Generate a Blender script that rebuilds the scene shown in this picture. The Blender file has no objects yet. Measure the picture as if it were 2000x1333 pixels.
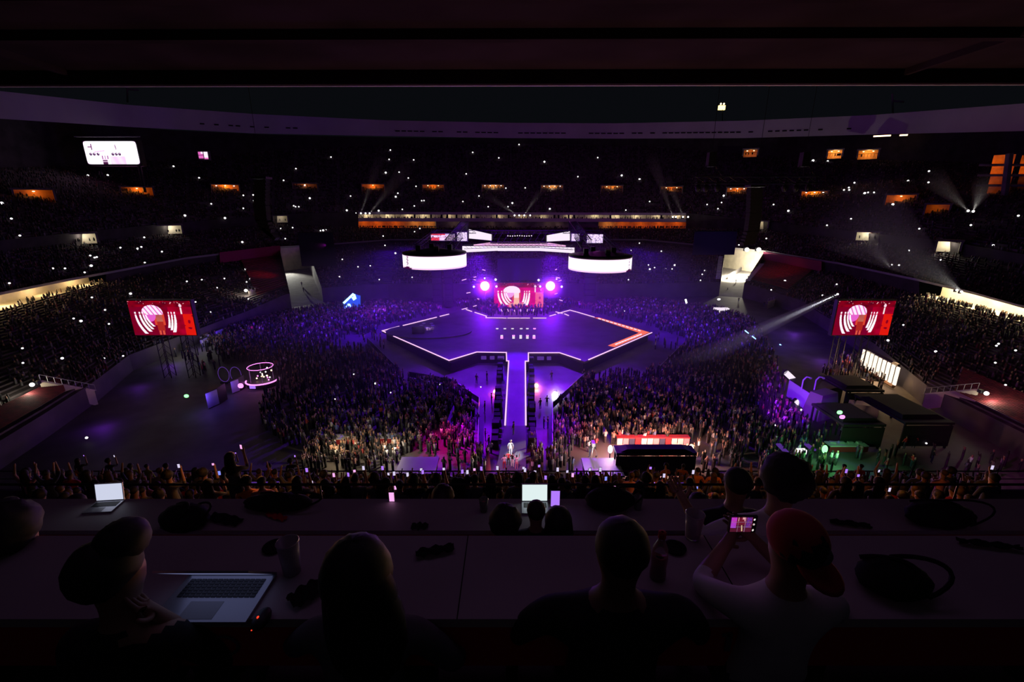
import bpy, bmesh, math, random
import numpy as np
from mathutils import Vector, Matrix
from mathutils.bvhtree import BVHTree
random.seed(7); rng = np.random.default_rng(7)
sc = bpy.context.scene; col = sc.collection
pi = math.pi
# ---------------------------------------------------------------- camera, world, exposure
CAMZ = 28.5; PITCH = math.radians(16.7); FP = 889.0
cam = bpy.data.objects.new('camera', bpy.data.cameras.new('camera')); col.objects.link(cam)
cam.location = (0, 0, CAMZ); cam.rotation_euler = (pi/2 - PITCH, 0, 0)
cam.data.sensor_width = 36; cam.data.lens = FP/2000*36; cam.data.clip_start = 0.05; cam.data.clip_end = 2000
sc.camera = cam
world = bpy.data.worlds.new('night_sky'); sc.world = world; world.use_nodes = True
world.node_tree.nodes['Background'].inputs[0].default_value = (0.62, 0.72, 1.0, 1)
world.node_tree.nodes['Background'].inputs[1].default_value = 0.0042
sc.view_settings.view_transform = 'Standard'; sc.view_settings.look = 'None'
sc.view_settings.exposure = 0.0; sc.view_settings.gamma = 1.0
try: sc.view_settings.use_curve_mapping = False
except Exception: pass
sc.cycles.max_bounces = 4; sc.cycles.diffuse_bounces = 2; sc.cycles.glossy_bounces = 1
sc.cycles.transparent_max_bounces = 8; sc.cycles.volume_bounces = 0; sc.cycles.transmission_bounces = 2
sc.cycles.sample_clamp_indirect = 2.0; sc.cycles.use_light_tree = True
sc.cycles.volume_step_rate = 4; sc.cycles.volume_max_steps = 64

def ray(px, py):
    dx = px-1000; dy = 666.5-py
    return (dx, FP*math.cos(PITCH)+dy*math.sin(PITCH), dy*math.cos(PITCH)-FP*math.sin(PITCH))
def atz(px, py, z=0.0):
    a, b, c = ray(px, py); t = (z-CAMZ)/c; return Vector((a*t, b*t, z))
def aty(px, py, Y):
    a, b, c = ray(px, py); t = Y/b; return Vector((a*t, Y, CAMZ+c*t))
def atR(px, py, R):
    a, b, c = ray(px, py); t = R/math.hypot(a, b); return Vector((a*t, b*t, CAMZ+c*t))

# ---------------------------------------------------------------- lights of the show
def light(kind, name, loc, power, color, size=1.0, target=None, angle=45, blend=0.5, sy=None):
    d = bpy.data.lights.new(name, kind); d.energy = power; d.color = color
    if kind == 'AREA':
        d.size = size
        if sy: d.shape = 'RECTANGLE'; d.size_y = sy
    else: d.shadow_soft_size = size
    if kind == 'SPOT': d.spot_size = math.radians(angle); d.spot_blend = blend
    o = bpy.data.objects.new(name, d); o.location = loc; col.objects.link(o)
    if target is not None:
        o.rotation_euler = (Vector(target)-Vector(loc)).to_track_quat('-Z', 'Y').to_euler()
    return o
VIO = (0.10, 0.0, 1.0); MAG = (0.26, 0.0, 1.0); WARM = (1.0, 0.72, 0.36); ORA = (1.0, 0.32, 0.03)
# wash over the stage from the rig
for i, (x, y) in enumerate(((-22, 96), (-8, 98), (10, 98), (24, 95))):
    light('SPOT', 'stage_wash', (x*0.75, y+6, 15.5), 6000, VIO, 3.0, (x, y-4, 2), 95, 1.0)
# violet wash on the audience left and right of the stage
for x, y, tx, ty, p, c in ((-24, 98, -40, 103, 70000, VIO), (-23, 104, -32, 124, 50000, VIO), (26, 102, 36, 122, 55000, VIO),
                           (26, 96, 44, 100, 60000, VIO), (-6, 104, -10, 132, 90000, MAG), (9, 104, 12, 132, 90000, MAG)):
    light('SPOT', 'audience_wash', (x, y, 22), p*1.0, c, 0.6, (tx, ty, 0), 76, 1.0)
for x, y, tx, ty, p in ((-6, 92, -11, 60, 80000), (7, 92, 15, 62, 90000)):
    light('SPOT', 'audience_wash', (x, y, 20), p, (0.16, 0.0, 1.0), 0.6, (tx, ty, 0), 70, 1.0)
for x, tx, ty in ((-12, -3.2, 52), (13, 4.0, 52), (-12, -5, 66), (13, 6.5, 68)):
    light('SPOT', 'aisle_wash', (x, ty+3, 15), 50000, (0.24, 0.0, 1.0), 0.5, (tx, ty, 0), 30, 0.8)
light('SPOT', 'catwalk_wash', (1, 90, 18), 90000, VIO, 0.5, (1, 77, 2), 24, 0.9)
for (px, py), pw, an in (((905, 640), 5000, 12), ((950, 685), 9000, 14), ((1060, 686), 5000, 12), ((1120, 660), 4000, 10), ((1090, 640), 3500, 10), ((860, 655), 3000, 12)):
    q = atz(px, py, 2); light('SPOT', 'stage_spot', (q.x*.8, q.y-2, 15.5), pw, (.2, 0, 1), .4, q, an*2, 1)
# weak spill of all the stage light over the bowl
light('AREA', 'rig_spill', (1, 104, 26), 5500, (0.24, 0.006, 1.0), 36, (1, 260, 44), sy=14)
light('AREA', 'rig_spill', (1, 70, 26), 300, (0.52, 0.12, 1.0), 36, (1, 0, 26), sy=14)
light('POINT', 'rig_spill', (22, 165, 40), 8500, (0.62, 0.06, 0.66), 4)

# ---------------------------------------------------------------- materials
M = {}
def principled(name, color, rough=0.7, metal=0.0, noise=0.0, scale=5.0, emis=None, es=0.0, alpha=None, trans=0.0, spec=None):
    m = bpy.data.materials.new(name); m.use_nodes = True; nt = m.node_tree
    b = nt.nodes['Principled BSDF']; b.inputs['Roughness'].default_value = rough; b.inputs['Metallic'].default_value = metal
    c4 = (*color, 1); b.inputs['Base Color'].default_value = c4
    if noise:
        n = nt.nodes.new('ShaderNodeTexNoise'); n.inputs['Scale'].default_value = scale
        r = nt.nodes.new('ShaderNodeValToRGB')
        r.color_ramp.elements[0].position = 0.3; r.color_ramp.elements[1].position = 0.7
        r.color_ramp.elements[0].color = (*[x*(1-noise) for x in color], 1); r.color_ramp.elements[1].color = (*[min(1, x*(1+noise)) for x in color], 1)
        tc = nt.nodes.new('ShaderNodeTexCoord')
        nt.links.new(tc.outputs['Object'], n.inputs['Vector']); nt.links.new(n.outputs['Fac'], r.inputs[0]); nt.links.new(r.outputs[0], b.inputs['Base Color'])
    if emis: b.inputs['Emission Color'].default_value = (*emis, 1); b.inputs['Emission Strength'].default_value = es
    if spec is not None: b.inputs['Specular IOR Level'].default_value = spec
    if trans: b.inputs['Transmission Weight'].default_value = trans
    M[name] = m; return m
def emitter(name, color, strength, sample=True):
    m = bpy.data.materials.new(name); m.use_nodes = True; nt = m.node_tree; nt.nodes.clear()
    e = nt.nodes.new('ShaderNodeEmission'); e.inputs[0].default_value = (*color, 1); e.inputs[1].default_value = strength
    o = nt.nodes.new('ShaderNodeOutputMaterial'); nt.links.new(e.outputs[0], o.inputs[0])
    if not sample: m.cycles.emission_sampling = 'NONE'
    M[name] = m; return m
def attr_mat(name, emission=0.0, rough=0.8):
    m = bpy.data.materials.new(name); m.use_nodes = True; nt = m.node_tree
    a = nt.nodes.new('ShaderNodeAttribute'); a.attribute_name = 'Col'
    if emission:
        nt.nodes.remove(nt.nodes['Principled BSDF'])
        e = nt.nodes.new('ShaderNodeEmission'); e.inputs[1].default_value = emission
        nt.links.new(a.outputs['Color'], e.inputs[0]); nt.links.new(e.outputs[0], nt.nodes['Material Output'].inputs[0])
        m.cycles.emission_sampling = 'NONE' if emission < 2 else 'AUTO'
    else:
        b = nt.nodes['Principled BSDF']; b.inputs['Roughness'].default_value = rough
        nt.links.new(a.outputs['Color'], b.inputs['Base Color'])
    M[name] = m; return m
principled('dark_concrete', (0.045, 0.038, 0.04), 0.9, spec=0.1, noise=0.3, scale=0.3)
principled('wall_paint', (0.06, 0.05, 0.052), 0.85, noise=0.25, scale=0.3)
principled('concrete', (0.14, 0.125, 0.13), 0.85, noise=0.3, scale=0.4)
principled('pale_concrete', (0.22, 0.20, 0.19), 0.8, noise=0.2, scale=0.5)
principled('step_concrete', (0.07, 0.055, 0.06), 0.9, noise=0.5, scale=0.6)
principled('red_seats', (0.13, 0.008, 0.014), 0.85, noise=0.4, scale=1.5)
principled('roof_panel', (0.036, 0.024, 0.030), 0.9, spec=0.0, noise=0.25, scale=0.2)
principled('fascia_paint', (0.40, 0.37, 0.39), 0.8, noise=0.08, scale=0.1)
principled('field_cover', (0.085, 0.075, 0.08), 0.7, noise=0.35, scale=0.25)
principled('deck_black', (0.05, 0.046, 0.052), 0.6, noise=0.35, scale=0.35)
principled('black_metal', (0.012, 0.012, 0.014), 0.5, metal=0.3)
principled('black_cloth', (0.008, 0.008, 0.009), 0.95)
principled('dark_plastic', (0.02, 0.02, 0.022), 0.5)
principled('grey_plastic', (0.35, 0.35, 0.38), 0.4)
principled('silver', (0.45, 0.45, 0.50), 0.35, metal=0.6)
principled('steel', (0.4, 0.4, 0.42), 0.4, metal=0.8)
principled('cream_wall', (0.62, 0.55, 0.42), 0.8, noise=0.15, scale=0.5)
principled('orange_wall', (0.60, 0.27, 0.08), 0.8, noise=0.2, scale=0.8)
principled('violet_panel', (0.35, 0.30, 0.6), 0.6)
principled('desk_top', (0.42, 0.36, 0.38), 0.55, noise=0.12, scale=1.2)
principled('desk_red', (0.55, 0.012, 0.03), 0.6)
principled('sign_white', (0.55, 0.55, 0.6), 0.6)
principled('skin', (0.30, 0.16, 0.10), 0.6); principled('skin_dark', (0.17, 0.085, 0.05), 0.6)
principled('hair_black', (0.007, 0.006, 0.007), 0.7, noise=0.5, scale=60); principled('hair_brown', (0.05, 0.025, 0.015), 0.7)
principled('cloth_black', (0.012, 0.012, 0.014), 0.95, noise=0.3, scale=20); principled('cloth_grey', (0.11, 0.11, 0.12), 0.9)
principled('cloth_white', (0.55, 0.52, 0.54), 0.9, noise=0.06, scale=12); principled('cloth_orange', (0.75, 0.23, 0.03), 0.9)
principled('cloth_red', (0.35, 0.02, 0.03), 0.9); principled('cloth_green', (0.25, 0.35, 0.05), 0.9)
principled('cloth_navy', (0.03, 0.04, 0.09), 0.9); principled('cloth_pink', (0.6, 0.25, 0.3), 0.9)
emitter('phone_screen', (.8, .72, 1.0), .85, False)
principled('cup_plastic', (0.62, 0.55, 0.66), 0.3, trans=0.4); principled('clear_plastic', (0.7, 0.7, 0.75), 0.1, trans=0.85)
principled('drink_red', (0.45, 0.03, 0.05), 0.2); principled('timber', (0.2, 0.1, 0.05), 0.6)
emitter('led_pink', (1.0, 0.58, 0.95), 1.15, False); emitter('led_white', (1.0, 0.86, 1.0), 1.0); emitter('lamp_white', (1, 0.95, 0.95), 3, False)
emitter('lamp_warm', (1, 0.7, 0.35), 4, False); emitter('lamp_pink', (1, 0.75, 1), 2.2, False); emitter('lamp_red', (1, 0.5, 0.35), 2.5, False)
emitter('phone_glow', (1, 0.97, 1.0), 1.7, False); emitter('phone_violet', (0.45, 0.2, 1.0), 1.0, False); emitter('phone_pink', (1, 0.45, 0.9), 1.0, False)
emitter('phone_blue', (0.25, 0.3, 1.0), 1.0, False)
emitter('led_blue', (0.1, 0.25, 1.0), 3.5); emitter('led_cyan', (0.25, 0.5, 1.0), 4, False); emitter('led_green', (0.2, 1.0, 0.25), 3.0, False)
emitter('tube_warm', (1.0, 0.78, 0.6), 1.6, False); emitter('led_magenta', (1.0, 0.25, 0.9), 2.0, False); emitter('red_dot', (1, 0.05, 0.02), 1.2, False)
emitter('laptop_white', (0.72, 0.76, 0.95), 0.85); emitter('laptop_cool', (0.75, 0.88, 0.88), 1.0); emitter('dim_violet_glow', (0.30, 0.10, 0.9), 0.25, False)
attr_mat('led_picture', 1.0); attr_mat('crowd_clothes', 0)

# ---------------------------------------------------------------- mesh helpers
class MB:
    def __init__(s): s.v = []; s.f = []
    def add(s, vs, fs):
        k = len(s.v); s.v += [tuple(p) for p in vs]; s.f += [tuple(k+i for i in f) for f in fs]; return s
    def box(s, c, d, rz=0.0, rot=None, taper=1.0):
        R = rot if rot is not None else Matrix.Rotation(rz, 3, 'Z'); vs = []
        for k in (-.5, .5):
            t = taper if k > 0 else 1.0
            for x, y in ((-.5, -.5), (.5, -.5), (.5, .5), (-.5, .5)):
                vs.append(Vector(c) + R @ Vector((x*d[0]*t, y*d[1]*t, k*d[2])))
        return s.add(vs, [(3, 2, 1, 0), (4, 5, 6, 7), (0, 1, 5, 4), (1, 2, 6, 5), (2, 3, 7, 6), (3, 0, 4, 7)])
    def tube(s, a, b, r, n=8, r2=None, cap=True):
        a = Vector(a); b = Vector(b); r2 = r if r2 is None else r2
        q = (b-a).to_track_quat('Z', 'Y').to_matrix(); vs = []
        for p, rr in ((a, r), (b, r2)):
            for i in range(n):
                t = 2*pi*i/n; vs.append(p + q @ Vector((rr*math.cos(t), rr*math.sin(t), 0)))
        fs = [(i, (i+1) % n, n+(i+1) % n, n+i) for i in range(n)]
        if cap: fs += [tuple(range(n-1, -1, -1)), tuple(range(n, 2*n))]
        return s.add(vs, fs)
    def path(s, pts, r, n=8):
        for a, b in zip(pts, pts[1:]): s.tube(a, b, r, n)
        return s
    def lathe(s, c, prof, n=24, sx=1, sy=1):
        vs = []; fs = []
        for r, z in prof:
            for i in range(n):
                t = 2*pi*i/n; vs.append((c[0]+r*sx*math.cos(t), c[1]+r*sy*math.sin(t), c[2]+z))
        for k in range(len(prof)-1):
            for i in range(n): fs.append((k*n+i, k*n+(i+1) % n, (k+1)*n+(i+1) % n, (k+1)*n+i))
        return s.add(vs, fs)
    def ell(s, c, rad, n=14, m=9, rot=None, bump=0.0, seed=0):
        rn = random.Random(seed); vs = []; fs = []
        for j in range(m+1):
            ph = pi*j/m
            for i in range(n):
                t = 2*pi*i/n; k = 1+bump*(rn.random()-.5)
                p = Vector((rad[0]*math.sin(ph)*math.cos(t)*k, rad[1]*math.sin(ph)*math.sin(t)*k, rad[2]*math.cos(ph)*k))
                if rot is not None: p = rot @ p
                vs.append(Vector(c)+p)
        for j in range(m):
            for i in range(n): fs.append((j*n+i, (j+1)*n+i, (j+1)*n+(i+1) % n, j*n+(i+1) % n))
        return s.add(vs, fs)
    def prism(s, pts, z0, z1):
        n = len(pts); vs = [(p[0], p[1], z0) for p in pts]+[(p[0], p[1], z1) for p in pts]
        return s.add(vs, [tuple(range(n-1, -1, -1)), tuple(range(n, 2*n))]+[(i, (i+1) % n, n+(i+1) % n, n+i) for i in range(n)])
    def quad(s, a, b, c, d): return s.add([a, b, c, d], [(0, 1, 2, 3)])
    def build(s, name, mat, parent=None, smooth=False):
        me = bpy.data.meshes.new(name); me.from_pydata(s.v, [], s.f); me.update()
        if parent is not None and parent.type == 'EMPTY':
            me.transform(Matrix.Translation(-Vector(parent.location)))
        elif parent is not None and parent.parent is not None and parent.parent.type == 'EMPTY':
            me.transform(Matrix.Translation(-Vector(parent.parent.location)))
        for m in (mat if isinstance(mat, (list, tuple)) else [mat]): me.materials.append(M[m] if isinstance(m, str) else m)
        if smooth:
            for p in me.polygons: p.use_smooth = True
        o = bpy.data.objects.new(name, me); col.objects.link(o)
        if parent is not None: o.parent = parent
        return o
def tag(o, label=None, cat=None, group=None, kind=None):
    for k, v in (('label', label), ('category', cat), ('group', group), ('kind', kind)):
        if v: o[k] = v
    return o
def thing(name, loc, label, cat, group=None, rz=0.0):
    o = bpy.data.objects.new(name, None); o.location = loc; o.rotation_euler = (0, 0, rz); o.empty_display_size = 0.2
    col.objects.link(o); return tag(o, label, cat, group)
def struct(name, mb, mat, parent=None):
    o = mb.build(name, mat, parent)
    if parent is None: o['kind'] = 'structure'
    return o
def copy_tree(o, parent=None):
    c = o.copy(); col.objects.link(c)
    if parent is not None: c.parent = parent
    for ch in list(o.children): copy_tree(ch, c)
    return c
def grid_screen(name, X0, X1, Z0, Z1, Y, fn, nx, nz, parent, mat='led_picture'):
    """a flat display facing -Y whose own picture is stored per corner"""
    xs = np.linspace(X0, X1, nx); zs = np.linspace(Z0, Z1, nz)
    V = np.array([(x, Y, z) for z in zs for x in xs])
    F = [(j*nx+i, j*nx+i+1, (j+1)*nx+i+1, (j+1)*nx+i) for j in range(nz-1) for i in range(nx-1)]
    me = bpy.data.meshes.new(name); me.from_pydata(V.tolist(), [], F)
    ca = me.color_attributes.new('Col', 'FLOAT_COLOR', 'POINT')
    C = np.ones((nx*nz, 4), np.float32)
    for j in range(nz):
        for i in range(nx): C[j*nx+i, :3] = fn(i/(nx-1), j/(nz-1))
    ca.data.foreach_set('color', C.ravel()); me.materials.append(M[mat])
    me.transform(Matrix.Translation(-Vector((parent if parent.type == 'EMPTY' else parent.parent).location)))
    o = bpy.data.objects.new(name, me); col.objects.link(o); o.parent = parent; return o

# ---------------------------------------------------------------- the bowl
def T(table): a = np.array(table, float); return a
WPX = T([(-700, -420, 1300), (-300, -60, 960), (0, 100, 850), (120, 190, 785), (207, 260, 725), (360, 440, 650), (540, 560, 602), (603, 635, 590), (760, 760, 582), (1000, 1000, 582),
         (1260, 1250, 582), (1413, 1402, 578), (1494, 1452, 582), (1640, 1560, 612), (1795, 1700, 700), (1900, 1800, 790), (2000, 1990, 895), (2300, 2200, 1060), (2700, 2500, 1300)])
def wall_pt(u): return atz(np.interp(u, WPX[:, 0], WPX[:, 1]), np.interp(u, WPX[:, 0], WPX[:, 2]), 0.0)
def ring(tab):
    t = T(tab)
    return lambda u: atR(u, np.interp(u, t[:, 0], t[:, 1]), np.interp(u, t[:, 0], t[:, 2]))
B1 = ring([(-700, 760, 105), (0, 608, 120), (120, 574, 134), (207, 552, 147), (360, 521, 168), (540, 500, 190), (603, 490, 197), (760, 474, 212), (1000, 472, 212), (1260, 474, 214), (1413, 492, 200), (1494, 508, 188), (1640, 536, 158), (1795, 579, 130), (1900, 605, 120), (2000, 631, 112), (2700, 780, 100)])
B2 = ring([(-700, 705, 105), (0, 577, 120), (120, 552, 134), (207, 536, 147), (360, 507, 168), (540, 485, 190), (603, 482, 197), (760, 470, 212), (1000, 468, 212), (1260, 470, 214), (1413, 485, 200), (1494, 493, 188), (1640, 517, 158), (1795, 550, 130), (1900, 575, 120), (2000, 603, 112), (2700, 740, 100)])
C1 = ring([(-700, 560, 122), (0, 494, 140), (160, 475, 165), (340, 457, 195), (540, 438, 215), (700, 445, 228), (1340, 446, 228), (1475, 448, 212), (1670, 471, 182), (1840, 492, 155), (2000, 522, 138), (2700, 610, 120)])
C2 = ring([(-700, 535, 122), (0, 470, 140), (160, 453, 165), (340, 436, 195), (540, 419, 215), (700, 414, 228), (1340, 416, 228), (1475, 430, 212), (1670, 453, 182), (1840, 470, 155), (2000, 497, 138), (2700, 590, 120)])
DD = ring([(-700, 330, 215), (0, 330, 215), (170, 325, 235), (340, 311, 255), (540, 294, 265), (760, 283, 272), (1000, 281, 272), (1260, 284, 272), (1475, 305, 265), (1670, 312, 255), (1840, 316, 240), (2000, 322, 225), (2700, 330, 215)])
EB = ring([(-700, 180, 180), (0, 232, 190), (250, 248, 212), (500, 261, 228), (750, 266, 236), (1000, 270, 240), (1200, 271, 240), (1450, 270, 236), (1700, 263, 226), (2000, 256, 205), (2700, 220, 190)])
ET = ring([(-700, 100, 180), (0, 178, 190), (250, 205, 212), (500, 223, 228), (750, 235, 236), (1000, 240, 240), (1200, 241, 240), (1450, 236, 236), (1700, 225, 226), (2000, 202, 205), (2700, 150, 190)])
def outward(p, d): v = Vector((p.x-3, p.y-88, 0)).normalized(); return p+v*d
def zset(p, z): return Vector((p.x, p.y, z))
TUN = ((548, 600), (1416, 1490))            # the corner tunnels cut through the lower stand
def strip(name, fa, fb, us, mat, skip=()):
    mb = MB()
    for a, b in zip(us, us[1:]):
        m = (a+b)/2
        if any(s[0] < m < s[1] for s in skip): continue
        mb.quad(fa(a), fa(b), fb(b), fb(a))
    return struct(name, mb, mat)
US = sorted(set(np.linspace(-700, 2700, 171).tolist()+[548, 600, 1416, 1490, 0, 207, 1795]))
def tier(name, f0, f1, n, mat, skip=()):
    mb = MB()
    for a, b in zip(US, US[1:]):
        m = (a+b)/2
        if any(s[0] < m < s[1] for s in skip): continue
        pa0, pa1, pb0, pb1 = f0(a), f1(a), f0(b), f1(b)
        for k in range(n):
            t0, t1 = k/n, (k+1)/n
            A0 = pa0.lerp(pa1, t0); A1 = pa0.lerp(pa1, t1); C0 = pb0.lerp(pb1, t0); C1_ = pb0.lerp(pb1, t1)
            mb.quad(A0, C0, zset(C1_, C0.z), zset(A1, A0.z)); mb.quad(zset(A1, A0.z), zset(C1_, C0.z), C1_, A1)
    return struct(name, mb, mat)
def wall_top(u): p = wall_pt(u); return zset(p, 3.0 + 1.5*max(0, min(1, (p.y-110)/30)))
fl = MB(); fl.box((0, 120, -0.25), (420, 420, 0.5)); floor = struct('floor', fl, 'field_cover')
strip('wall_field', wall_pt, wall_top, US, 'wall_paint', TUN)
S_low = tier('stand_lower', wall_top, B1, 30, 'step_concrete', TUN)
S_mid = tier('stand_middle', B2, C1, 14, 'step_concrete')
S_up = tier('stand_upper', C2, DD, 40, 'step_concrete')
LIT = ((-200, 207), (1795, 2200))
def back(f, d, dz=0): return lambda u: outward(f(u), d)+Vector((0, 0, dz))
strip('wall_lower_concourse', B1, B2, US, 'dark_concrete', LIT+((545, 605), (1414, 1496)))
strip('trim_mid_overhang', B2, back(B2, -1.2, 0.7), US, 'fascia_paint')
FAR = ((700, 1340),)
strip('wall_middle_concourse', C1, C2, US, 'dark_concrete', FAR)
strip('wall_upper_back', DD, lambda u: zset(DD(u), EB(u).z+4), US, 'dark_concrete')
# roof ring: fascia, underside, upper surface
strip('roof_fascia', EB, ET, US, 'fascia_paint')
strip('roof_soffit', EB, lambda u: zset(outward(EB(u), 60), EB(u).z+9), US, 'roof_panel')
strip('roof_top', ET, lambda u: zset(outward(ET(u), 60), ET(u).z+6), US, 'roof_panel')
sl = MB()
for u in list(range(390, 600, 14))+list(range(760, 1120, 12))+list(range(1150, 1470, 12))+list(range(1500, 1660, 14)):
    if random.random() < .25: continue
    a, b = EB(u).lerp(ET(u), .30), EB(u+9).lerp(ET(u+9), .30)
    sl.quad(outward(a, -.3), outward(b, -.3), outward(b, -.3)+Vector((0, 0, .5)), outward(a, -.3)+Vector((0, 0, .5)))
struct('trim_fascia_slots', sl, 'black_cloth')
# long lit concourse galleries cut in under the middle tier
def gallery(name, f_lo, f_hi, us, depth, wall, cap):
    mb = MB()
    for a, b in zip(us, us[1:]):
        la, lb, ha, hb = f_lo(a), f_lo(b), f_hi(a), f_hi(b)
        oa, ob = outward(la, depth), outward(lb, depth)
        mb.quad(la, lb, ob, oa); mb.quad(oa, ob, zset(ob, hb.z), zset(oa, ha.z)); mb.quad(zset(oa, ha.z), zset(ob, hb.z), hb, ha)
    return struct(name, mb, wall)
gallery('wall_gallery_left', B1, B2, np.linspace(-200, 207, 12), 5, 'cream_wall', 0)
gallery('wall_gallery_right', B1, B2, np.linspace(1795, 2200, 12), 5, 'cream_wall', 0)
def far_lo(u): return C1(u)
def mix(f, g, t): return lambda u: f(u).lerp(g(u), t)
uf = np.linspace(700, 1340, 33)
for i, (xa, xb, mt) in enumerate(((700, 852, 'orange_wall'), (852, 1168, 'concrete'), (1168, 1340, 'orange_wall'))):
    gallery(f'wall_gallery_far_{i+1}', C1, mix(C1, C2, .40), np.linspace(xa, xb, 10), 4, mt, 0)
    m = MB()
    for x in (xa+.3, xb-.3): a = outward(C1(x), -.2); b = outward(C1(x), 4); m.quad(a, b, zset(b, mix(C1, C2, .4)(x).z), zset(a, mix(C1, C2, .4)(x).z))
    struct(f'wall_gallery_side_{i+1}', m, 'concrete')
strip('trim_gallery_slab', mix(C1, C2, .40), mix(C1, C2, .62), uf, 'fascia_paint')
gallery('wall_boxes_far', mix(C1, C2, .62), mix(C1, C2, .84), uf, 3, 'cream_wall', 0)
strip('trim_boxes_slab', mix(C1, C2, .84), C2, uf, 'fascia_paint')
# roof edge above the press seats
nr = MB(); nr.box((0, 24, 38.6), (160, 32, 0.4)); struct('ceiling', nr, 'roof_panel')
for i, (y, h, d) in enumerate(((39.7, .95, .5), (31.3, .5, .6), (25.5, .6, .6))):
    b_ = MB(); b_.box((0, y, 38.4-h/2), (160, d, h), rz=-0.008); struct(f'trim_{i+1}', b_, 'roof_panel')
eg = MB(); eg.box((0, 40.0, 37.45), (160, .3, .06), rz=-0.008); struct('trim_edge_rail', eg, 'fascia_paint')
for i, x in enumerate((-34, 30)):
    b_ = MB(); b_.box((x, 30, 38.2), (.35, 18, .5)); struct(f'trim_{i+4}', b_, 'roof_panel')
BVH = None
def build_bvh():
    vs = []; fs = []
    for o in (floor, S_low, S_mid, S_up):
        k = len(vs); vs += [v.co.copy() for v in o.data.vertices]; fs += [tuple(k+i for i in p.vertices) for p in o.data.polygons]
    return BVHTree.FromPolygons(vs, fs)
BVH = build_bvh()
def hit(px, py):
    d = Vector(ray(px, py)).normalized(); r = BVH.ray_cast(Vector((0, 0, CAMZ)), d)
    return r[0] if r[0] is not None else None

# ---------------------------------------------------------------- corner tunnels
def tunnel(us, side, name, lamps):
    ua, ub = us; wa, wb = wall_pt(ua), wall_pt(ub); ba, bb = B1(ua), B1(ub)
    top = B2((ua+ub)/2).z
    ea, eb = zset(ba, 4.6), zset(bb, 4.6)
    g = MB(); g.quad(zset(wa, .04), zset(wb, .04), eb, ea); struct('floor_'+name, g, 'pale_concrete')
    for nm, w, b, e in (('a', wa, ba, ea), ('b', wb, bb, eb)):
        m = MB(); m.quad(zset(w, 0), e, zset(b, top), zset(w, 4.6)); struct('wall_'+name+'_'+('outer' if nm == 'a' else 'inner'), m, 'pale_concrete')
    m = MB(); m.quad(ea, eb, zset(bb, top), zset(ba, top)); struct('wall_'+name+'_end', m, 'cream_wall')
    return wa, wb, ba, bb, top
L = tunnel(TUN[0], -1, 'tunnel_left', 0); R_ = tunnel(TUN[1], 1, 'tunnel_right', 0)
light('SPOT', 'tunnel_light', atR(1468, 486, 178), 190000, (1.0, .93, .72), 1, zset((R_[0]+R_[1])/2*.35+(R_[2]+R_[3])/2*.65, 2), 58, .9)
light('SPOT', 'tunnel_light', zset(L[2]*.85+L[3]*.15, 9), 22000, (.95, .95, .85), .4, zset((L[0]+L[1])/2*.55+(L[2]+L[3])/2*.45, 0), 70, .8)
def lamp_fixture(p, label, r=.35, mat='lamp_white', group=None, body=True):
    t = thing('floodlight', p, label, 'lamp', group)
    h = MB().box(p+Vector((0, .5+r, 0)), (r*1.6, .5, r*1.6)).build('lamp_housing', 'black_metal', t); MB().ell(p, (r, r, r), 10, 7).build('lamp_glass', mat, h)
    return t
light('POINT', 'tunnel_light', zset((R_[2]+R_[3])/2*0.95, 8), 7000, (1, .93, .72), .6)
for px, lb in ((1459, 'white floodlight over the bright tunnel mouth, the one nearer the stage'), (1482, 'white floodlight over the bright tunnel mouth, nearer the red seating')):
    lamp_fixture(atR(px, 488, 186), lb, .75)
t = thing('ramp_barrier', R_[0]*.35+zset(R_[2], 4.6)*.65, 'dark solid handrail along the inner left of the bright tunnel', 'barrier')
qa, qb = (wall_pt(1430)*.45+zset(B1(1430), 4.6)*.55), (wall_pt(1452)*.05+zset(B1(1452), 4.6)*.95)
m = MB(); m.add([qa, qb, qb+Vector((0, 0, 1.5)), qa+Vector((0, 0, 1.5)), qa+Vector((.2, 0, 0)), qb+Vector((.2, 0, 0)), qb+Vector((.2, 0, 1.5)), qa+Vector((.2, 0, 1.5))], [(0, 1, 2, 3), (7, 6, 5, 4), (3, 2, 6, 7), (0, 4, 5, 1)]); m.build('panel', 'concrete', t); MB().tube(qa+Vector((0, 0, 1.7)), qb+Vector((0, 0, 1.7)), .06, 6).build('top_bar', 'steel', t)
# white people-sized dashes of the tunnel stair rails
for us, lab in ((1497, 'white stepped rail down the outer side of the bright tunnel'), (1409, 'white stepped rail on the stage side of the bright tunnel')):
    w, b = wall_top(us), B1(us); t = thing('stair_rail', w, lab, 'rail')
    n = 16
    for k in range(n):
        p = w.lerp(b, (k+.5)/n*.72+.02); MB().box(p+Vector((0, 0, .8)), (1.5, .2, .35)).build('rail_bar', 'sign_white', t)
# empty red seating next to both tunnels (the photo shows it without people)
def red_block(name, u0, u1, t0, t1, lab):
    mb = MB(); us = np.linspace(u0, u1, 9); n = 20
    for a, b in zip(us, us[1:]):
        for k in range(n):
            s0 = t0+(t1-t0)*k/n; s1 = t0+(t1-t0)*(k+1)/n
            A, B_, C, D_ = [wall_top(q).lerp(B1(q), s)+Vector((0, 0, .75)) for q, s in ((a, s0), (b, s0), (b, s1), (a, s1))]
            mb.quad(A, B_, zset(C, B_.z), zset(D_, A.z)); mb.quad(zset(D_, A.z), zset(C, B_.z), C, D_)
    tag(mb.build(name, 'red_seats'), lab, 'seats', kind='stuff')
red_block('red_seats', 470, 546, .12, .97, 'rows of empty red seats left of the grey tunnel mouth')
red_block('red_seats', 1500, 1592, .10, .97, 'rows of empty red seats right of the bright tunnel mouth')
red_block('red_seats', 1925, 2250, .02, .24, 'rows of magenta-lit red seats low at the right edge')
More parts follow.
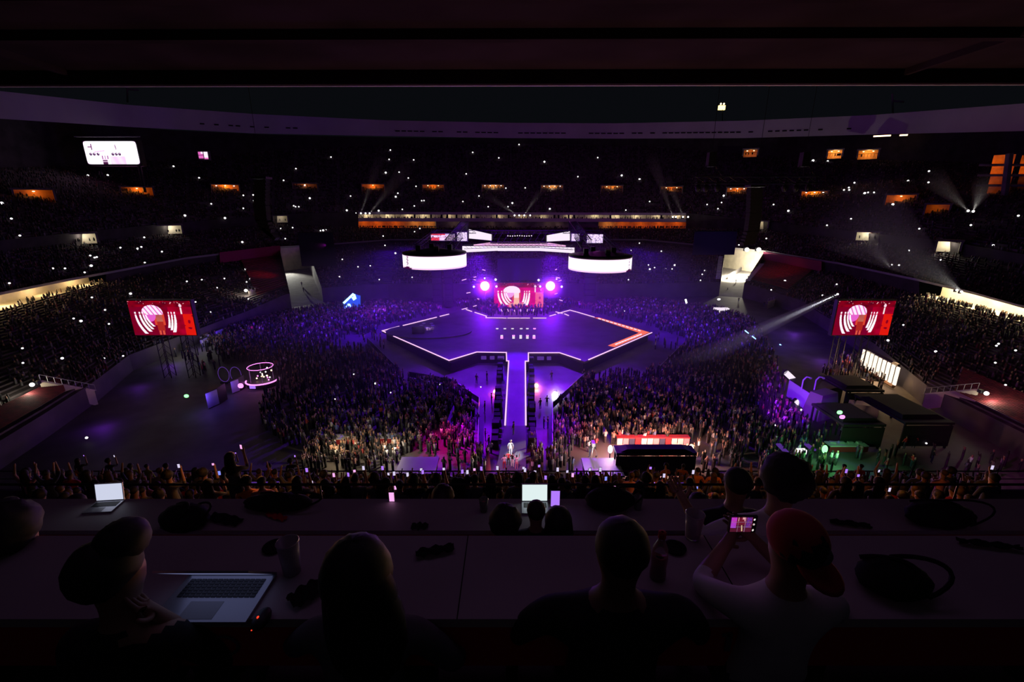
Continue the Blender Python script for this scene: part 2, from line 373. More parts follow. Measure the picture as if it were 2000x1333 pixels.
red_block('red_seats', -300, 60, .02, .14, 'rows of dim red seats low at the left edge')
m = MB()
for a, b in zip(np.linspace(425, 545, 7), np.linspace(425, 545, 7)[1:]): m.quad(outward(B1(a), -1.5), outward(B1(b), -1.5), outward(B2(b), -1.5)+Vector((0, 0, 1)), outward(B2(a), -1.5)+Vector((0, 0, 1)))
principled('red_paint', (.2, .01, .06), .8); struct('wall_banner_left', m, 'red_paint')
m = MB()
for a, b in zip(np.linspace(1494, 1610, 7), np.linspace(1494, 1610, 7)[1:]): m.quad(outward(B1(a), -1.5), outward(B1(b), -1.5), outward(B2(b), -1.5)+Vector((0, 0, .3)), outward(B2(a), -1.5)+Vector((0, 0, .3)))
struct('wall_banner_right', m, 'red_paint')
light('SPOT', 'banner_wash', (-60, 150, 16), 2600, (.75, .02, .9), .5, B1(480), 60, 1)
light('SPOT', 'banner_wash', (-70, 140, 16), 1800, (1, .05, .05), .5, wall_top(500).lerp(B1(500), .5), 50, 1)
light('SPOT', 'banner_wash', (76, 140, 20), 2600, (1, .05, .08), .5, wall_top(1540).lerp(B1(1540), .6), 60, 1)
light('SPOT', 'seat_wash', atz(1850, 770, 12), 2600, (1, .05, .8), .5, wall_top(2050), 70, 1)
# low lit side ramps into the stand
RAMPS = []
def side_ramp(name, pa, pb, h0, h1, lamp_end, lab_lamp, power):
    """wall face between two ground pixels, with its lamp at the far end"""
    A, B_ = hit(*pa), hit(*pb); A = A+Vector((0, 0, -.3)); B_ = B_+Vector((0, 0, -.3)); n = Vector((0, 1, 0))
    m = MB(); m.quad(A, B_, B_+Vector((0, 0, h1)), A+Vector((0, 0, h0))); m.quad(A+Vector((0, 0, h0)), B_+Vector((0, 0, h1)), B_+n*.4+Vector((0, 0, h1)), A+n*.4+Vector((0, 0, h0)))
    struct(name, m, 'cream_wall')
    r = thing('handrail', A, 'thin steel handrail on the lit ramp wall '+lab_lamp, 'rail')
    q = MB(); q.path([A+Vector((0, .2, h0+.9)), B_+Vector((0, .2, h1+.9))], .05, 5)
    for k in range(9): p = A.lerp(B_, k/8); hh = h0+(h1-h0)*k/8; q.tube(p+Vector((0, .2, hh)), p+Vector((0, .2, hh+.9)), .04, 5)
    q.build('rail_bars', 'steel', r)
    P = (A if lamp_end == 0 else B_)+Vector((0, -1.0, max(h0, h1)*.8))
    lamp_fixture(P, 'white floodlight heading the lit ramp wall '+lab_lamp, .4 if power > 300 else .27)
    RAMPS.append((A, B_))
    Q = A.lerp(B_, .35 if lamp_end == 0 else .65)
    light('POINT', 'ramp_light', P.lerp(Q+Vector((0, 0, 1.5)), .55)+Vector((0, -2.6, .6)), power*(1 if power > 300 else 2.2), (1, .93, .7), .4)
side_ramp('wall_ramp_upper_left', (486, 578), (538, 592), 2.2, 2.4, 0, 'left of the grey tunnel', 330)
side_ramp('wall_ramp_upper_right', (1498, 604), (1540, 588), 2.4, 2.2, 1, 'right of the bright tunnel', 330)
side_ramp('wall_ramp_lower_left', (84, 768), (192, 790), 2.0, 2.4, 0, 'at the lower left of the field', 110)
side_ramp('wall_ramp_lower_right', (1800, 797), (1905, 785), 2.4, 2.0, 1, 'at the lower right of the field', 130)
for k, px in enumerate((-160, -60, 30, 110, 180)): light('POINT', 'gallery_light', outward(B1(px), 2.2)+Vector((0, 0, (B2(px).z-B1(px).z)*.8)), 500 if k != 2 else 900, WARM, .4)
for px in (1815, 1850, 1890, 1930, 1975, 2050, 2150): light('POINT', 'gallery_light', outward(B1(px), 2.2)+Vector((0, 0, (B2(px).z-B1(px).z)*.75)), 1100, (1, .85, .5), .4)
for k, px in enumerate((712, 740, 775, 812, 840, 1185, 1215, 1250, 1285, 1320)):
    light('POINT', 'gallery_light', outward(C1(px), 1.6)+Vector((0, 0, 2.2)), 120, ORA if k not in (3, 4, 5) else WARM, .3)
for px in (720, 760, 800, 830, 880, 915, 975, 1020, 1060, 1110, 1160, 1200, 1240, 1280, 1320):
    light('POINT', 'gallery_light', outward(C1(px), 1.4)+Vector((0, 0, 5.6)), 60 if 850 < px < 1140 else 150, (1, .85, .6), .3)
for px in (885, 900, 960, 1000, 1070, 1090): light('POINT', 'gallery_light', outward(C1(px), 1.6)+Vector((0, 0, 2.2)), 40, (1, .6, .4), .3)
cb = MB()
for k in range(64):
    u = 700+10*k+random.uniform(-2, 2); a = mix(C1, C2, .62)(u); b = mix(C1, C2, .84)(u); w = Vector((random.choice((.15, .2, .9)), 0, 0))
    cb.quad(outward(a, .2), outward(a, .2)+w, outward(b, .2)+w, outward(b, .2))
struct('trim_box_mullions', cb, 'black_cloth')

# portals in the stands with their lit lobbies
def portal(x0, x1, y0, y1, col_l, power, lab, wall='orange_wall', nl=3, R=None, bars=False, grp=None, lampmat='lamp_warm'):
    xm = (x0+x1)/2; base = hit(xm, y1) if R is None else atR(xm, y1, R)
    if base is None: base = atR(xm, y1, 250)
    Rr = math.hypot(base.x, base.y); A, B_ = atR(x0, y1, Rr), atR(x1, y1, Rr); h = atR(xm, y0, Rr).z-base.z
    w = (B_-A).length; yaw = math.atan2((B_-A).y, (B_-A).x); dp = 3.0
    t = thing('vomitory', base, lab, 'doorway', grp); Q = Matrix.Rotation(yaw, 3, 'Z')
    def P(x, y, z): return base+Q @ Vector((x, y, z))
    m = MB(); hw = w/2
    m.quad(P(-hw, dp, -.5), P(hw, dp, -.5), P(hw, dp, h), P(-hw, dp, h)); m.quad(P(-hw, -.3, -.5), P(-hw, dp, -.5), P(-hw, dp, h), P(-hw, -.3, h))
    m.quad(P(hw, dp, -.5), P(hw, -.3, -.5), P(hw, -.3, h), P(hw, dp, h)); lw = m.build('lobby_wall', wall, t)
    c = MB(); c.box(P(0, dp/2-.2, h+.2), (w+1.2, dp+1, .4), yaw); c.box(P(-hw-.25, dp/2, h/2), (.4, dp+.6, h), yaw); c.box(P(hw+.25, dp/2, h/2), (.4, dp+.6, h), yaw); c.build('portal_frame', 'concrete', t)
    for i in range(nl):
        xx = -hw+(i+.5)*w/nl; MB().ell(P(xx, dp*.5, h-.4), (.32, .3, .14), 8, 5).build('ceiling_lamp', lampmat, lw)
    if bars:
        b = MB(); b.box(P(0, -.1, h*.45), (w, .1, .12), yaw)
        for i in range(7): b.box(P(-hw+w*i/6, -.1, h*.22), (.1, .1, h*.45), yaw)
        b.build('railing', 'black_metal', t)
    light('POINT', 'lobby_light', P(0, dp*.45, h*.7), power, col_l, .3)
    return t, P, w, h

# ---------------------------------------------------------------- portals
PORT = []
def addp(*a, **k): PORT.append((a, portal(*a, **k)))
U = 'orange portal of the upper tier, '
for x0, x1, y0, y1, c, p, lb, nl, br in (
    (33, 108, 371, 392, ORA, 120, U+'dim and wide, nearest the left edge', 1, 0), (240, 300, 366, 381, ORA, 220, U+'below the white scoreboard', 1, 0),
    (416, 468, 361, 376, ORA, 420, U+'below the small pink window, bright with three lamps', 3, 1), (574, 620, 359, 373, ORA, 90, U+'faint, beside the top of the left speaker array', 1, 0),
    (708, 751, 360, 375, ORA, 230, U+'with one white lamp at its left end', 1, 0), (826, 867, 361, 375, ORA, 190, U+'with a white lamp glare on its right half', 2, 0),
    (942, 984, 361, 376, WARM, 210, 'warm white portal above the stage rig, its left neighbour', 4, 0), (1057, 1099, 362, 377, WARM, 230, 'warm white portal above the stage rig, its right neighbour', 4, 0),
    (1174, 1215, 363, 378, (1, .5, .15), 190, U+'second right of the rig, with a short lamp row', 2, 0), (1290, 1331, 365, 379, ORA, 190, U+'left of the hanging lighting truss', 2, 0),
    (1419, 1458, 367, 382, ORA, 210, U+'under the hanging lighting truss, three round lamps', 3, 1), (1564, 1614, 374, 388, ORA, 520, U+'brightest, right of the lighting truss', 3, 1),
    (1728, 1785, 381, 400, ORA, 150, U+'dim and wide, under the two lone phone lights', 1, 0), (1805, 1850, 400, 420, ORA, 36, U+'almost dark, beside the tall amber stair tower', 0, 0)):
    addp(x0, x1, y0, y1, c, p, lb, nl=nl, bars=bool(br), lampmat='lamp_white' if nl > 2 else 'lamp_warm')
MID = 'white portal of the middle tier, '
for x0, x1, y0, y1, c, p, lb in (
    (138, 190, 457, 474, (1, .93, .75), 200, MID+'nearest the left edge'), (308, 356, 441, 455, (1, .93, .75), 240, MID+'between the left edge and the left speaker array'),
    (535, 562, 422, 433, (1, .9, .7), 50, MID+'dim and small, right of the left speaker array'), (1476, 1498, 433, 446, (1, .9, .6), 60, MID+'dim and small, just right of the right speaker array'),
    (1671, 1715, 454, 468, (1, .95, .75), 300, MID+'right, in the haze of a beam'), (1828, 1872, 472, 490, (1, .95, .75), 300, MID+'nearest the right edge')):
    R0 = C1((x0+x1)/2); addp(x0, x1, y0, y1, c, p, lb, wall='cream_wall', nl=0, R=math.hypot(R0.x, R0.y)-3.6)
for x0, x1, y0, y1, c, p, lb in ((1452, 1478, 292, 303, ORA, 60, 'faint lit window under the roof above the hanging truss'), (1616, 1643, 293, 306, (1, .6, .2), 300, 'amber window under the roof with a bright left pane'),
    (1675, 1713, 293, 307, (1, .55, .15), 300, 'wide amber window under the roof with two glowing lamps')):
    addp(x0, x1, y0, y1, c, p, lb, R=215, nl=2, bars=True)
# small window left; the screen reflected in it is painted as glow
t = thing('box_window', atR(400, 311, 225), 'small window high on the left with a painted pink screen reflection, right of the scoreboard', 'window')
P0, P1 = atR(389, 311, 225), atR(412, 298, 225)
def fpink(u, v):
    if abs(u-.55) < .04 or (u < .55 and abs(v-.55) < .05) or (u < .5 and v < .1): return (.05, .01, .04)
    return (1.1, .9, 1.1) if u > .6 and v > .2+.0*u or (u > .3 and v > .75) else (.8, .15, .55)
grid_screen('pane', P0.x, P1.x, P0.z, P1.z, P0.y, fpink, 24, 14, t)
MB().box(((P0.x+P1.x)/2, P0.y+.6, (P0.z+P1.z)/2), (P1.x-P0.x+.8, 1, P1.z-P0.z+.8)).build('window_frame', 'concrete', t)
# the tall amber stair tower on the right
t = thing('stair_tower', atR(1960, 400, 190), 'tall stair tower with amber lit bays at the right edge', 'stair tower')
for j, (ya, yb) in enumerate(((303, 321), (325, 341), (344, 361), (364, 380), (384, 402))):
    for xa, xb in ((1924-j*3.2, 1966-j*3.0), (1978-j*2.6, 2022-j*2.4), (2034, 2080)):
        a = atR(xa, yb, 190); b = atR(xb, yb, 190); h = atR(xa, ya, 190).z-a.z; m = MB(); o = 3.0
        A, B_ = outward(a, o), outward(b, o); m.quad(A, B_, zset(B_, A.z+h), zset(A, A.z+h)); m.quad(a, b, B_, A)
        m.build('bay', 'orange_wall' if j < 4 else 'concrete', t)
    a = atR(1912-j*3, yb+1.5, 189.5); b = atR(2120, yb+1.5, 189.5); MB().tube(a, b, .35, 6).build('landing', 'concrete', t)
for xa in (1972, 2028): MB().tube(atR(xa-13, 405, 189), atR(xa, 300, 189), .9, 6).build('column', 'concrete', t)
for x, y, p in ((1945, 318, 130), (1938, 338, 120), (1992, 338, 90), (1932, 360, 60), (1926, 379, 34), (2000, 320, 60), (2050, 340, 60)): light('POINT', 'bay_light', atR(x, y-4, 190.5), p, ORA, .3)
lamp_fixture(atR(1992, 411, 180), 'glaring white floodlight at the right edge below the amber tower', 1.0)
light('POINT', 'tower_light', atR(1992, 408, 181), 350, (.9, 1, .9), .6)
for x0, x1, y in ((1706, 1740, 266.5), (1757, 1773, 264.5), (1942, 2040, 257)):
    a, b = atR(x0, y, 240), atR(x1, y-(x1-x0)*.05, 240); o = MB().tube(a, b, .28, 6).build('light_tube', 'lamp_warm')
    tag(o, {1706: 'warm light line under the roof edge, right of the hanging truss', 1757: 'short faint light line under the roof edge', 1942: 'long warm light line under the roof edge at the right'}[x0], 'light')
t = thing('aerial_lamp', atR(1411, 208, 300), 'small yellow lit lamp cluster in the night sky above the roof rim', 'lamp')
MB().box(atR(1409.5, 210.5, 300), (3.6, 1, 2.2)).build('lamp_body', emitter('lamp_yellow', (1, .75, .2), 4, False), t)
for x in (1408, 1414): MB().ell(atR(x, 203, 300), (.5, .5, .5), 8, 5).build('lamp_bulb', 'lamp_warm', t)
MB().tube(atR(1411, 262, 300), atR(1411, 212, 300), .2, 5).build('mast', 'black_metal', t)
for px, py, lb in ((1748, 195, 'small dark floodlight bracket standing on the right roof rim'), (253, 172, 'small dark floodlight bracket standing on the left roof rim')):
    t = thing('roof_bracket', atR(px, py+28, 262), lb, 'bracket'); MB().path([atR(px-4, py+28, 262), atR(px-5, py-12, 262)], .35, 5).build('post', 'fascia_paint', t); MB().path([atR(px-5, py+2, 262), atR(px+18, py+4, 262)], .4, 5).build('arm', 'fascia_paint', t)

# ---------------------------------------------------------------- scoreboard and side screens
def fscore(u, v):
    r = .07
    for cx, cy in ((r*.5, 1-r), (1-r*.5, 1-r), (r*.5, r), (1-r*.5, r)):
        pass
    du = min(u, 1-u)*2.4; dv = min(v, 1-v)
    if du < .13 and dv < .13 and math.hypot(.13-du, .13-dv) > .13: return (.03, .0, .03)
    for cx in (.10, .165, .24, .52, .585, .65):
        if math.hypot((u-cx)*2.2, v-.44) < .06: return (.04, .0, .05) if math.hypot((u-cx)*2.2-.01, v-.46) > .02 else (.9, .6, .9)
    if abs(u-.14) < .012 and .62 < v < .88: return (.15, .02, .12)
    if abs(v-.75) < .025 and .07 < u < .15: return (.25, .05, .2)
    if abs(u-.60-(v-.7)*-.05) < .008 and .64 < v < .86: return (.25, .05, .2)
    if .17 < u < .38 and abs(v-.53-(u-.17)*.3) < .02: return (.9, .5, .85)
    if abs(u-.345) < .045 and v < .22: return (.06, .01, .05) if (int(v*22) % 2 or v < .1) else (.9, .6, .85)
    if .3 < u < .42 and .22 < v < .37 and int(u*60) % 3 == 0: return (.35, .05, .3)
    if .45 < u < .74 and v < .34: k = .55+.3*math.sin(u*40+v*6); return (1, .55+.3*k, 1)
    return (1.3, 1.15, 1.35)
P0, P1 = aty(172, 321, 165), aty(274, 321, 165); Z1 = aty(165, 276, 165).z
t = thing('scoreboard', ((P0.x+P1.x)/2, 165, P0.z), 'bright white scoreboard with pinkish marks high on the left upper tier', 'screen')
grid_screen('display', P0.x, P1.x, P0.z, Z1, 165, fscore, 150, 66, t, attr_mat('score_picture', 1.1) and 'score_picture')
MB().box(((P0.x+P1.x)/2, 166.1, (P0.z+Z1)/2), (P1.x-P0.x+1.2, 2, Z1-P0.z+1.2)).build('housing', 'dark_plastic', t)
m = MB().box(((P0.x+P1.x)/2+1, 163.5, Z1+1.2), (P1.x-P0.x+4, .35, .25)); m.build('canopy_edge', 'fascia_paint', t)
for x in (P0.x+2, P1.x-2): MB().tube((x, 167, P0.z-9), (x, 167, P0.z+1), .5, 8).build('post', 'black_metal', t)
light('AREA', 'screen_spill', ((P0.x+P1.x)/2, 163.5, (P0.z+Z1)/2), 300, (1, .3, .8), 16, ((P0.x+P1.x)/2+6, 130, 20))

noise_tab = rng.random((64, 64))
def nz(u, v, s): 
    x = u*s; y = v*s; i = int(x) % 63; j = int(y) % 63; fx = x-int(x); fy = y-int(y)
    a = noise_tab[j, i]*(1-fx)+noise_tab[j, i+1]*fx; b = noise_tab[j+1, i]*(1-fx)+noise_tab[j+1, i+1]*fx
    return a*(1-fy)+b*fy
def fimag(u, v, warm=0.0, sh=0.0):
    """red picture with two fans of white curved bars, a pale block and a standing figure"""
    n = nz(u, v, 14); red = Vector((.20+.25*n*(u > .62), .0, .008+.02*n)) if not warm else Vector((.5+.3*n, .0, .10+.1*n))
    if v > .82: red = Vector((.30*n+.05, 0, .01))
    if v > .9 and nz(u, v, 60) > .83: red = Vector((1, .5, .5))
    if .8 < u < .9 and abs(u-.83) < .012 and .62 < v < .8: return (1, .8, .8)
    if math.hypot((u-.83)*1.9, v-.86) < .045: return (1, .7, .8)
    c = red
    if u > .84 and v < .62 and n > .35: c = Vector((.75, .01, .005)) if not warm else Vector((.9, .12, .2))
    for u0, ub, vt, vb in ((.085, .20, .68, .05), (.155, .275, .68, .11), (.205, .315, .69, .18), (.245, .345, .70, .26), (.715, .655, .68, .09), (.665, .615, .68, .15), (.618, .585, .68, .22)):
        if vb < v < vt:
            k = (vt-v)/(vt-vb); uc = u0+(ub-u0)*k**2.4; w = (.011+.016*k)*(1 if u0 < .16 or u0 > .7 else .72)
            if abs(u-uc) < w: return (1.15, 1.0, 1.1) if not (.60 < v < .635) else (.8, .12, .22)
    if math.hypot((u-.36)/.17, (v-.66)/.22) < 1 and v > .6:
        return (1.15, .85, 1.1) if (warm or (int((u*1.6+v*.55)*26) % 3)) else (.8, .15, .55)
    if math.hypot((u-.31)*1.9, v-.58) < .18 and v > .4: return (.95, .35, .8) if warm else (.8, .12, .6)
    if math.hypot((u-.345)*1.9, v-.42) < .12: c = Vector((.35, .0, .08))
    if .30 < u < .62 and v < .2 and warm: c = Vector((.9, .25, .25))
    # figure with cap, sleeveless top and shorts
    fx = u-.455
    if math.hypot(fx*1.9, (v-.73)*1.0) < .075: return (.75, .05, .03)
    if abs(fx) < .048 and .40 < v < .66: return ((1.1, .8, .75) if warm else (.38+.2*n, .05+.1*n, .08)) if v < .62 else (.5, .06, .05)
    if abs(abs(fx)-.068) < .018 and .30 < v < .62: return (.7, .06, .03)
    if abs(fx) < .058 and .14 < v < .40: return (1.0, .5, .3) if warm else (.42, .02, .015)
    if abs(abs(fx)-.028) < .016 and .02 < v < .2: return (.7, .08, .05)
    return tuple(c)
def imag(name, x0, x1, yb, yt, Y, lab, res, mast=None, warm=0, kz=1.0):
    P0, P1 = aty(x0, yb, Y), aty(x1, yb, Y); zt = aty((x0+x1)/2, yt, Y).z
    t = thing(name, ((P0.x+P1.x)/2, Y, P0.z), lab, 'screen')
    hs = MB().box(((P0.x+P1.x)/2, Y+.45, (P0.z+zt)/2), (P1.x-P0.x+.3, .8, zt-P0.z+.3)).build('housing', 'dark_plastic', t)
    grid_screen('display', P0.x, P1.x, P0.z, zt, Y, lambda u, v: fimag(u, v, warm), res, int(res*.5), hs)
    for px in mast or ():
        m = MB(); x = aty(px, yb, Y).x; 
        for dx, dy in ((-.6, 0), (.6, 0), (-.6, 1.2), (.6, 1.2)): m.tube((x+dx, Y+.9+dy, 0), (x+dx, Y+.9+dy, zt), .07, 5)
        z = 0
        while z < zt-1.2:
            m.tube((x-.6, Y+.9, z), (x+.6, Y+.9, z+1.2), .04, 4); m.tube((x+.6, Y+2.1, z), (x-.6, Y+2.1, z+1.2), .04, 4); z += 1.2
        m.build('truss_mast', 'black_metal', t)
    return t
imag('video_screen', 264, 384, 655, 588, 72, 'red video screen on a dark truss mast in front of the left stand', 200, (300, 350))
imag('video_screen', 1625, 1734, 655, 588, 72, 'red video screen on a dark truss mast in front of the right stand', 200, (1655, 1700))
imag('video_screen', 965, 1061, 601, 553, 127, 'central video screen behind the stage, pink and brightest', 170, (), 1)
light('AREA', 'screen_spill', (1.5, 125.5, 4), 500, (1, .2, .5), 10, (1.5, 108, 0))

# ---------------------------------------------------------------- hanging rig
def truss(mb, a, b, s=.9, r=.06, seg=None):
    a = Vector(a); b = Vector(b); d = (b-a); n = seg or max(2, int(d.length/1.4)); q = d.to_track_quat('Z', 'Y').to_matrix()
    cs = [q @ Vector((x*s/2, y*s/2, 0)) for x, y in ((-1, -1), (1, -1), (1, 1), (-1, 1))]
    for c in cs: mb.tube(a+c, b+c, r, 5)
    for k in range(n):
        p, p2 = a+d*(k/n), a+d*((k+1)/n)
        for i in range(4):
            j = (i+1) % 4; mb.tube(p+cs[i], p2+cs[j], r*.6, 4, cap=False)
    return mb
def drum(cx, cy, r, z0, z1, lab, fig_ang):
    t = thing('ring_screen', (cx, cy, z0), lab, 'screen')
    n = 128; nzv = 14; V = []; F = []; C = []
    for j in range(nzv):
        for i in range(n):
            a = 2*pi*i/n; V.append((cx+r*math.cos(a), cy+r*math.sin(a), z0+(z1-z0)*j/(nzv-1)))
            v = j/(nzv-1); da = ((a-fig_ang+pi) % (2*pi))-pi; c = (1.5, 1.3, 1.5)
            if v < .12 or v > .93: c = (1.2, .75, 1.1)
            if abs(da) < .03 and v > .25 and v < .97 and (j+i) % 3: c = (.25, .1, .2)
            if -.18 < da*math.copysign(1, cx) < .28 and v < .22-.6*abs(da): c = (.06, .0, .05)
            C.append((*c, 1))
    for j in range(nzv-1):
        for i in range(n): F.append((j*n+i, j*n+(i+1) % n, (j+1)*n+(i+1) % n, (j+1)*n+i))
    me = bpy.data.meshes.new('led_band'); me.from_pydata(V, [], F); ca = me.color_attributes.new('Col', 'FLOAT_COLOR', 'POINT')
    ca.data.foreach_set('color', np.array(C, np.float32).ravel()); me.materials.append(M['drum_picture']); me.transform(Matrix.Translation(-t.location))
    o = bpy.data.objects.new('led_band', me); col.objects.link(o); o.parent = t
    MB().lathe((cx, cy, 0), [(r*.97, z0+.05), (r*.97, z1), (r*1.01, z1+.08), (r*1.0, z1+.35), (r*.7, z1+.5), (r*.35, z1+.9), (.1, z1+1.1)], 64).build('canopy', 'dark_plastic', t, True)
    MB().lathe((cx, cy, 0), [(r*.97, z0), (r*.9, z0-.1), (.1, z0-.1)], 64).build('base_ring', 'dark_plastic', t)
    MB().lathe((cx, cy, 0), [(r*.985, z0), (r*.985, z1)], 64).build('inner_housing', 'black_cloth', t)
    for a in (.4, 1.9, 3.4, 5.0):
        x, y = cx+r*.5*math.cos(a), cy+r*.5*math.sin(a); MB().box((x, y, z1+1.1), (.9, .9, 1.2)).build('hoist_motor', 'black_metal', t)
    return t
attr_mat('drum_picture', .85)
drum(-15.6, 93, 6.35, 16.55, 19.05, 'round white ring screen hanging over the left half of the stage', 3.9)
drum(17.8, 93, 6.3, 15.95, 18.45, 'round white ring screen hanging over the right half of the stage', -.62)
light('AREA', 'ring_glow', (-15.6, 86, 15), 200, (.7, .2, 1), 6, (-15.6, 70, 0)); light('AREA', 'ring_glow', (17.8, 86, 15), 200, (.7, .2, 1), 6, (17.8, 70, 0))
t = thing('led_bridge', aty(1013, 490, 112), 'zigzag white light bridge joining the two ring screens', 'screen')
def led_quad(nm, a0, a1, Ya, b0, b1, Yb, mat='led_white'):
    A0, A1, B0, B1_ = aty(*a0, Ya), aty(*a1, Ya), aty(*b0, Yb), aty(*b1, Yb)
    MB().quad(A0, B0, B1_, A1).build(nm, mat, t)
    MB().quad(A0+Vector((0, .1, 0)), A1+Vector((0, .1, 0)), B1_+Vector((0, .1, 0)), B0+Vector((0, .1, 0))).build('panel_housing', 'black_cloth', t)
emitter('led_soft', (1, .5, .85), .9, False)
led_quad('led_panel', (903, 493.5), (903, 481), 100, (972, 490), (972, 481.5), 112)
led_quad('led_panel', (972, 490.5), (972, 481.5), 112, (1055, 490.5), (1055, 481.5), 112)
led_quad('led_panel', (1055, 490.5), (1055, 481.5), 112, (1122, 495), (1122, 484), 100)
led_quad('upper_led_panel', (925, 480), (925, 478), 101, (972, 480), (972, 472), 113, 'led_soft'); led_quad('upper_led_panel', (972, 480), (972, 472), 113, (1055, 480), (1055, 472), 113, 'led_soft')
led_quad('upper_led_panel', (1055, 480), (1055, 472), 113, (1105, 482), (1105, 479.5), 101, 'led_soft')
for a, Ya, b, Yb in (((903, 482), 99.4, (972, 480), 111.3), ((972, 480), 111.3, (1055, 480), 111.3), ((1055, 480), 111.3, (1122, 484), 99.4)):
    truss(MB(), aty(*a, Ya), aty(*b, Yb), .9, .045).build('truss', 'black_metal', t)
def panel(pts, mat, lab, nm='rig_screen'):
    P = [aty(x, y, Y) for x, y, Y in pts]; t = thing(nm, P[0], lab, 'screen'); m = MB(); m.quad(*P); m.build('display', mat, t)
    n = (P[1]-P[0]).cross(P[3]-P[0]).normalized(); n = n if n.y > 0 else -n; f = MB(); f.quad(*[p+n*.25 for p in P]); 
    for a, b in zip(P, P[1:]+P[:1]): f.tube(a+n*.2, b+n*.2, .12, 5)
    f.build('frame', 'black_metal', t); return t
panel([(916, 466, 118), (960, 470, 100), (960, 458, 100), (916, 448, 118)], 'led_white', 'slanted white screen on the back of the rig, left of the centre')
panel([(1068, 472, 100), (1113, 470, 118), (1113, 452, 118), (1068, 460, 100)], 'led_white', 'slanted white screen on the back of the rig, right of the centre')
def fred(u, v):
    n = nz(u, v, 30)
    if n < .25: return (.02, .01, .04)
    if v > .8: return (.75, .03, .08) if u < .6 else (.7, .5, .9)
    if u < .35 and v < .45: return (.85, .05, .12)
    return (1.1, .75, 1.15) if n > .42 else (.5, .2, .5)
def flav(u, v):
    n = nz(u, v, 34); return (.02, .01, .05) if n < .28 else ((1.1, .85, 1.2) if n > .4 else (.4, .25, .7))
for X, fn, lab in (((842, 470, 888, 457), fred, 'red and white patterned screen seen through the rig above the left ring'), ((893, 471, 912, 454), flav, 'narrow lavender patterned screen in the rig beside the left ring'),
                   ((1116, 471, 1132, 457), flav, 'narrow lavender patterned screen in the rig beside the right ring'), ((1146, 475, 1178, 458), flav, 'white patterned screen seen through the rig above the right ring')):
    a, b = aty(X[0], X[1], 108), aty(X[2], X[3], 108); t = thing('rig_screen', ((a.x+b.x)/2, 108, a.z), lab, 'screen')
    grid_screen('display', a.x, b.x, a.z, b.z, 108, fn, 60, 26, t); MB().box(((a.x+b.x)/2, 108.3, (a.z+b.z)/2), (b.x-a.x+.4, .4, b.z-a.z+.4)).build('housing', 'black_metal', t)
for (a, Ya, b, Yb, s, lab) in (((812, 482), 96, (852, 452), 112, .8, 'dark roof truss at the outer side of the left ring screen'), ((878, 478), 97, (908, 440), 118, 1.9, 'thick dark diagonal roof truss by the left patterned screens'),
     ((1146, 478), 97, (1118, 440), 118, 1.9, 'thick dark diagonal roof truss by the right patterned screens'), ((1208, 486), 96, (1172, 453), 112, .8, 'dark roof truss at the outer side of the right ring screen'),
     ((958, 463), 104, (1070, 463), 104, 2.4, 'dark centre truss box of the rig between the slanted screens'), ((852, 453), 112, (1172, 453), 112, .7, 'long thin cross truss at the back of the rig')):
    p, q = aty(*a, Ya), aty(*b, Yb); tag(truss(MB(), p, q, s, .1 if s > 1 else .06).build('roof_truss', 'black_metal'), lab, 'truss')
for k in range(11):
    o = MB().ell(aty(992+k*4.6, 461+.4*math.sin(k), 102), (.13, .13, .13), 6, 4).build('rig_lamp', 'led_white'); tag(o, 'tiny white lamp in the row along the dark centre truss', 'lamp', 'row of rig lamps')

# line arrays and lighting truss hung from the roof
def array(pts, Y, lab, w=1.5):
    P = [aty(x, y, Y) for x, y in pts]; t = thing('line_array', P[0], lab, 'speaker'); n = 16; seg = [(b-a).length for a, b in zip(P, P[1:])]; tot = sum(seg)
    for k in range(n):
        s = (k+.5)/n*tot; i = 0
        while i < len(seg)-1 and s > seg[i]: s -= seg[i]; i += 1
        c = P[i].lerp(P[i+1], s/seg[i]); d = (P[i+1]-P[i]).normalized(); q = Matrix.Rotation(-math.atan2(d.x, -d.z)*-1, 3, 'Y')
        MB().box(c, (w, 1.1, tot/n*.97), rot=q).build('speaker_box', 'black_cloth', t)
    MB().box(P[0]+Vector((0, 0, .25)), (w+.3, 1.6, .25)).build('fly_frame', 'black_metal', t)
    MB().tube(P[0]+Vector((0, 0, .3)), P[0]+Vector((0, 0, 26)), .03, 4).build('hoist_chain', 'black_metal', t)
array([(512, 352), (511, 400), (514, 430), (522, 450), (534, 462)], 60, 'black curved speaker array hanging in front of the left stand')
array([(1474, 368), (1472, 420), (1468, 450), (1459, 478)], 60, 'black curved speaker array hanging in front of the right stand')
t = thing('lighting_truss', aty(1475, 352, 62), 'long black lighting truss with moving lamps hanging at the upper right', 'truss')
a, b = aty(1355, 352, 62), aty(1594, 352, 62); truss(MB(), a, b, .85, .07).build('truss', 'black_metal', t)
for px in (1364, 1380, 1402, 1534, 1556, 1580):
    p = aty(px, 358, 62); m = MB(); m.box(p, (.5, .5, .35)); m.ell(p-Vector((0, 0, .6)), (.34, .34, .5), 10, 7); m.build('moving_head', 'black_metal', t)
for px in (1388, 1570):
    p = aty(px, 343, 62); q = aty(px+1, 312, 62); m = MB(); m.box(q, (.9, .9, 1.7)); m.tube(p, q, .05, 5); m.tube(p+Vector((-1.4, 0, 0)), q, .04, 4); m.tube(p+Vector((1.4, 0, 0)), q, .04, 4); m.tube(q, q+Vector((0, 0, 22)), .03, 4); m.build('hoist', 'black_metal', t)
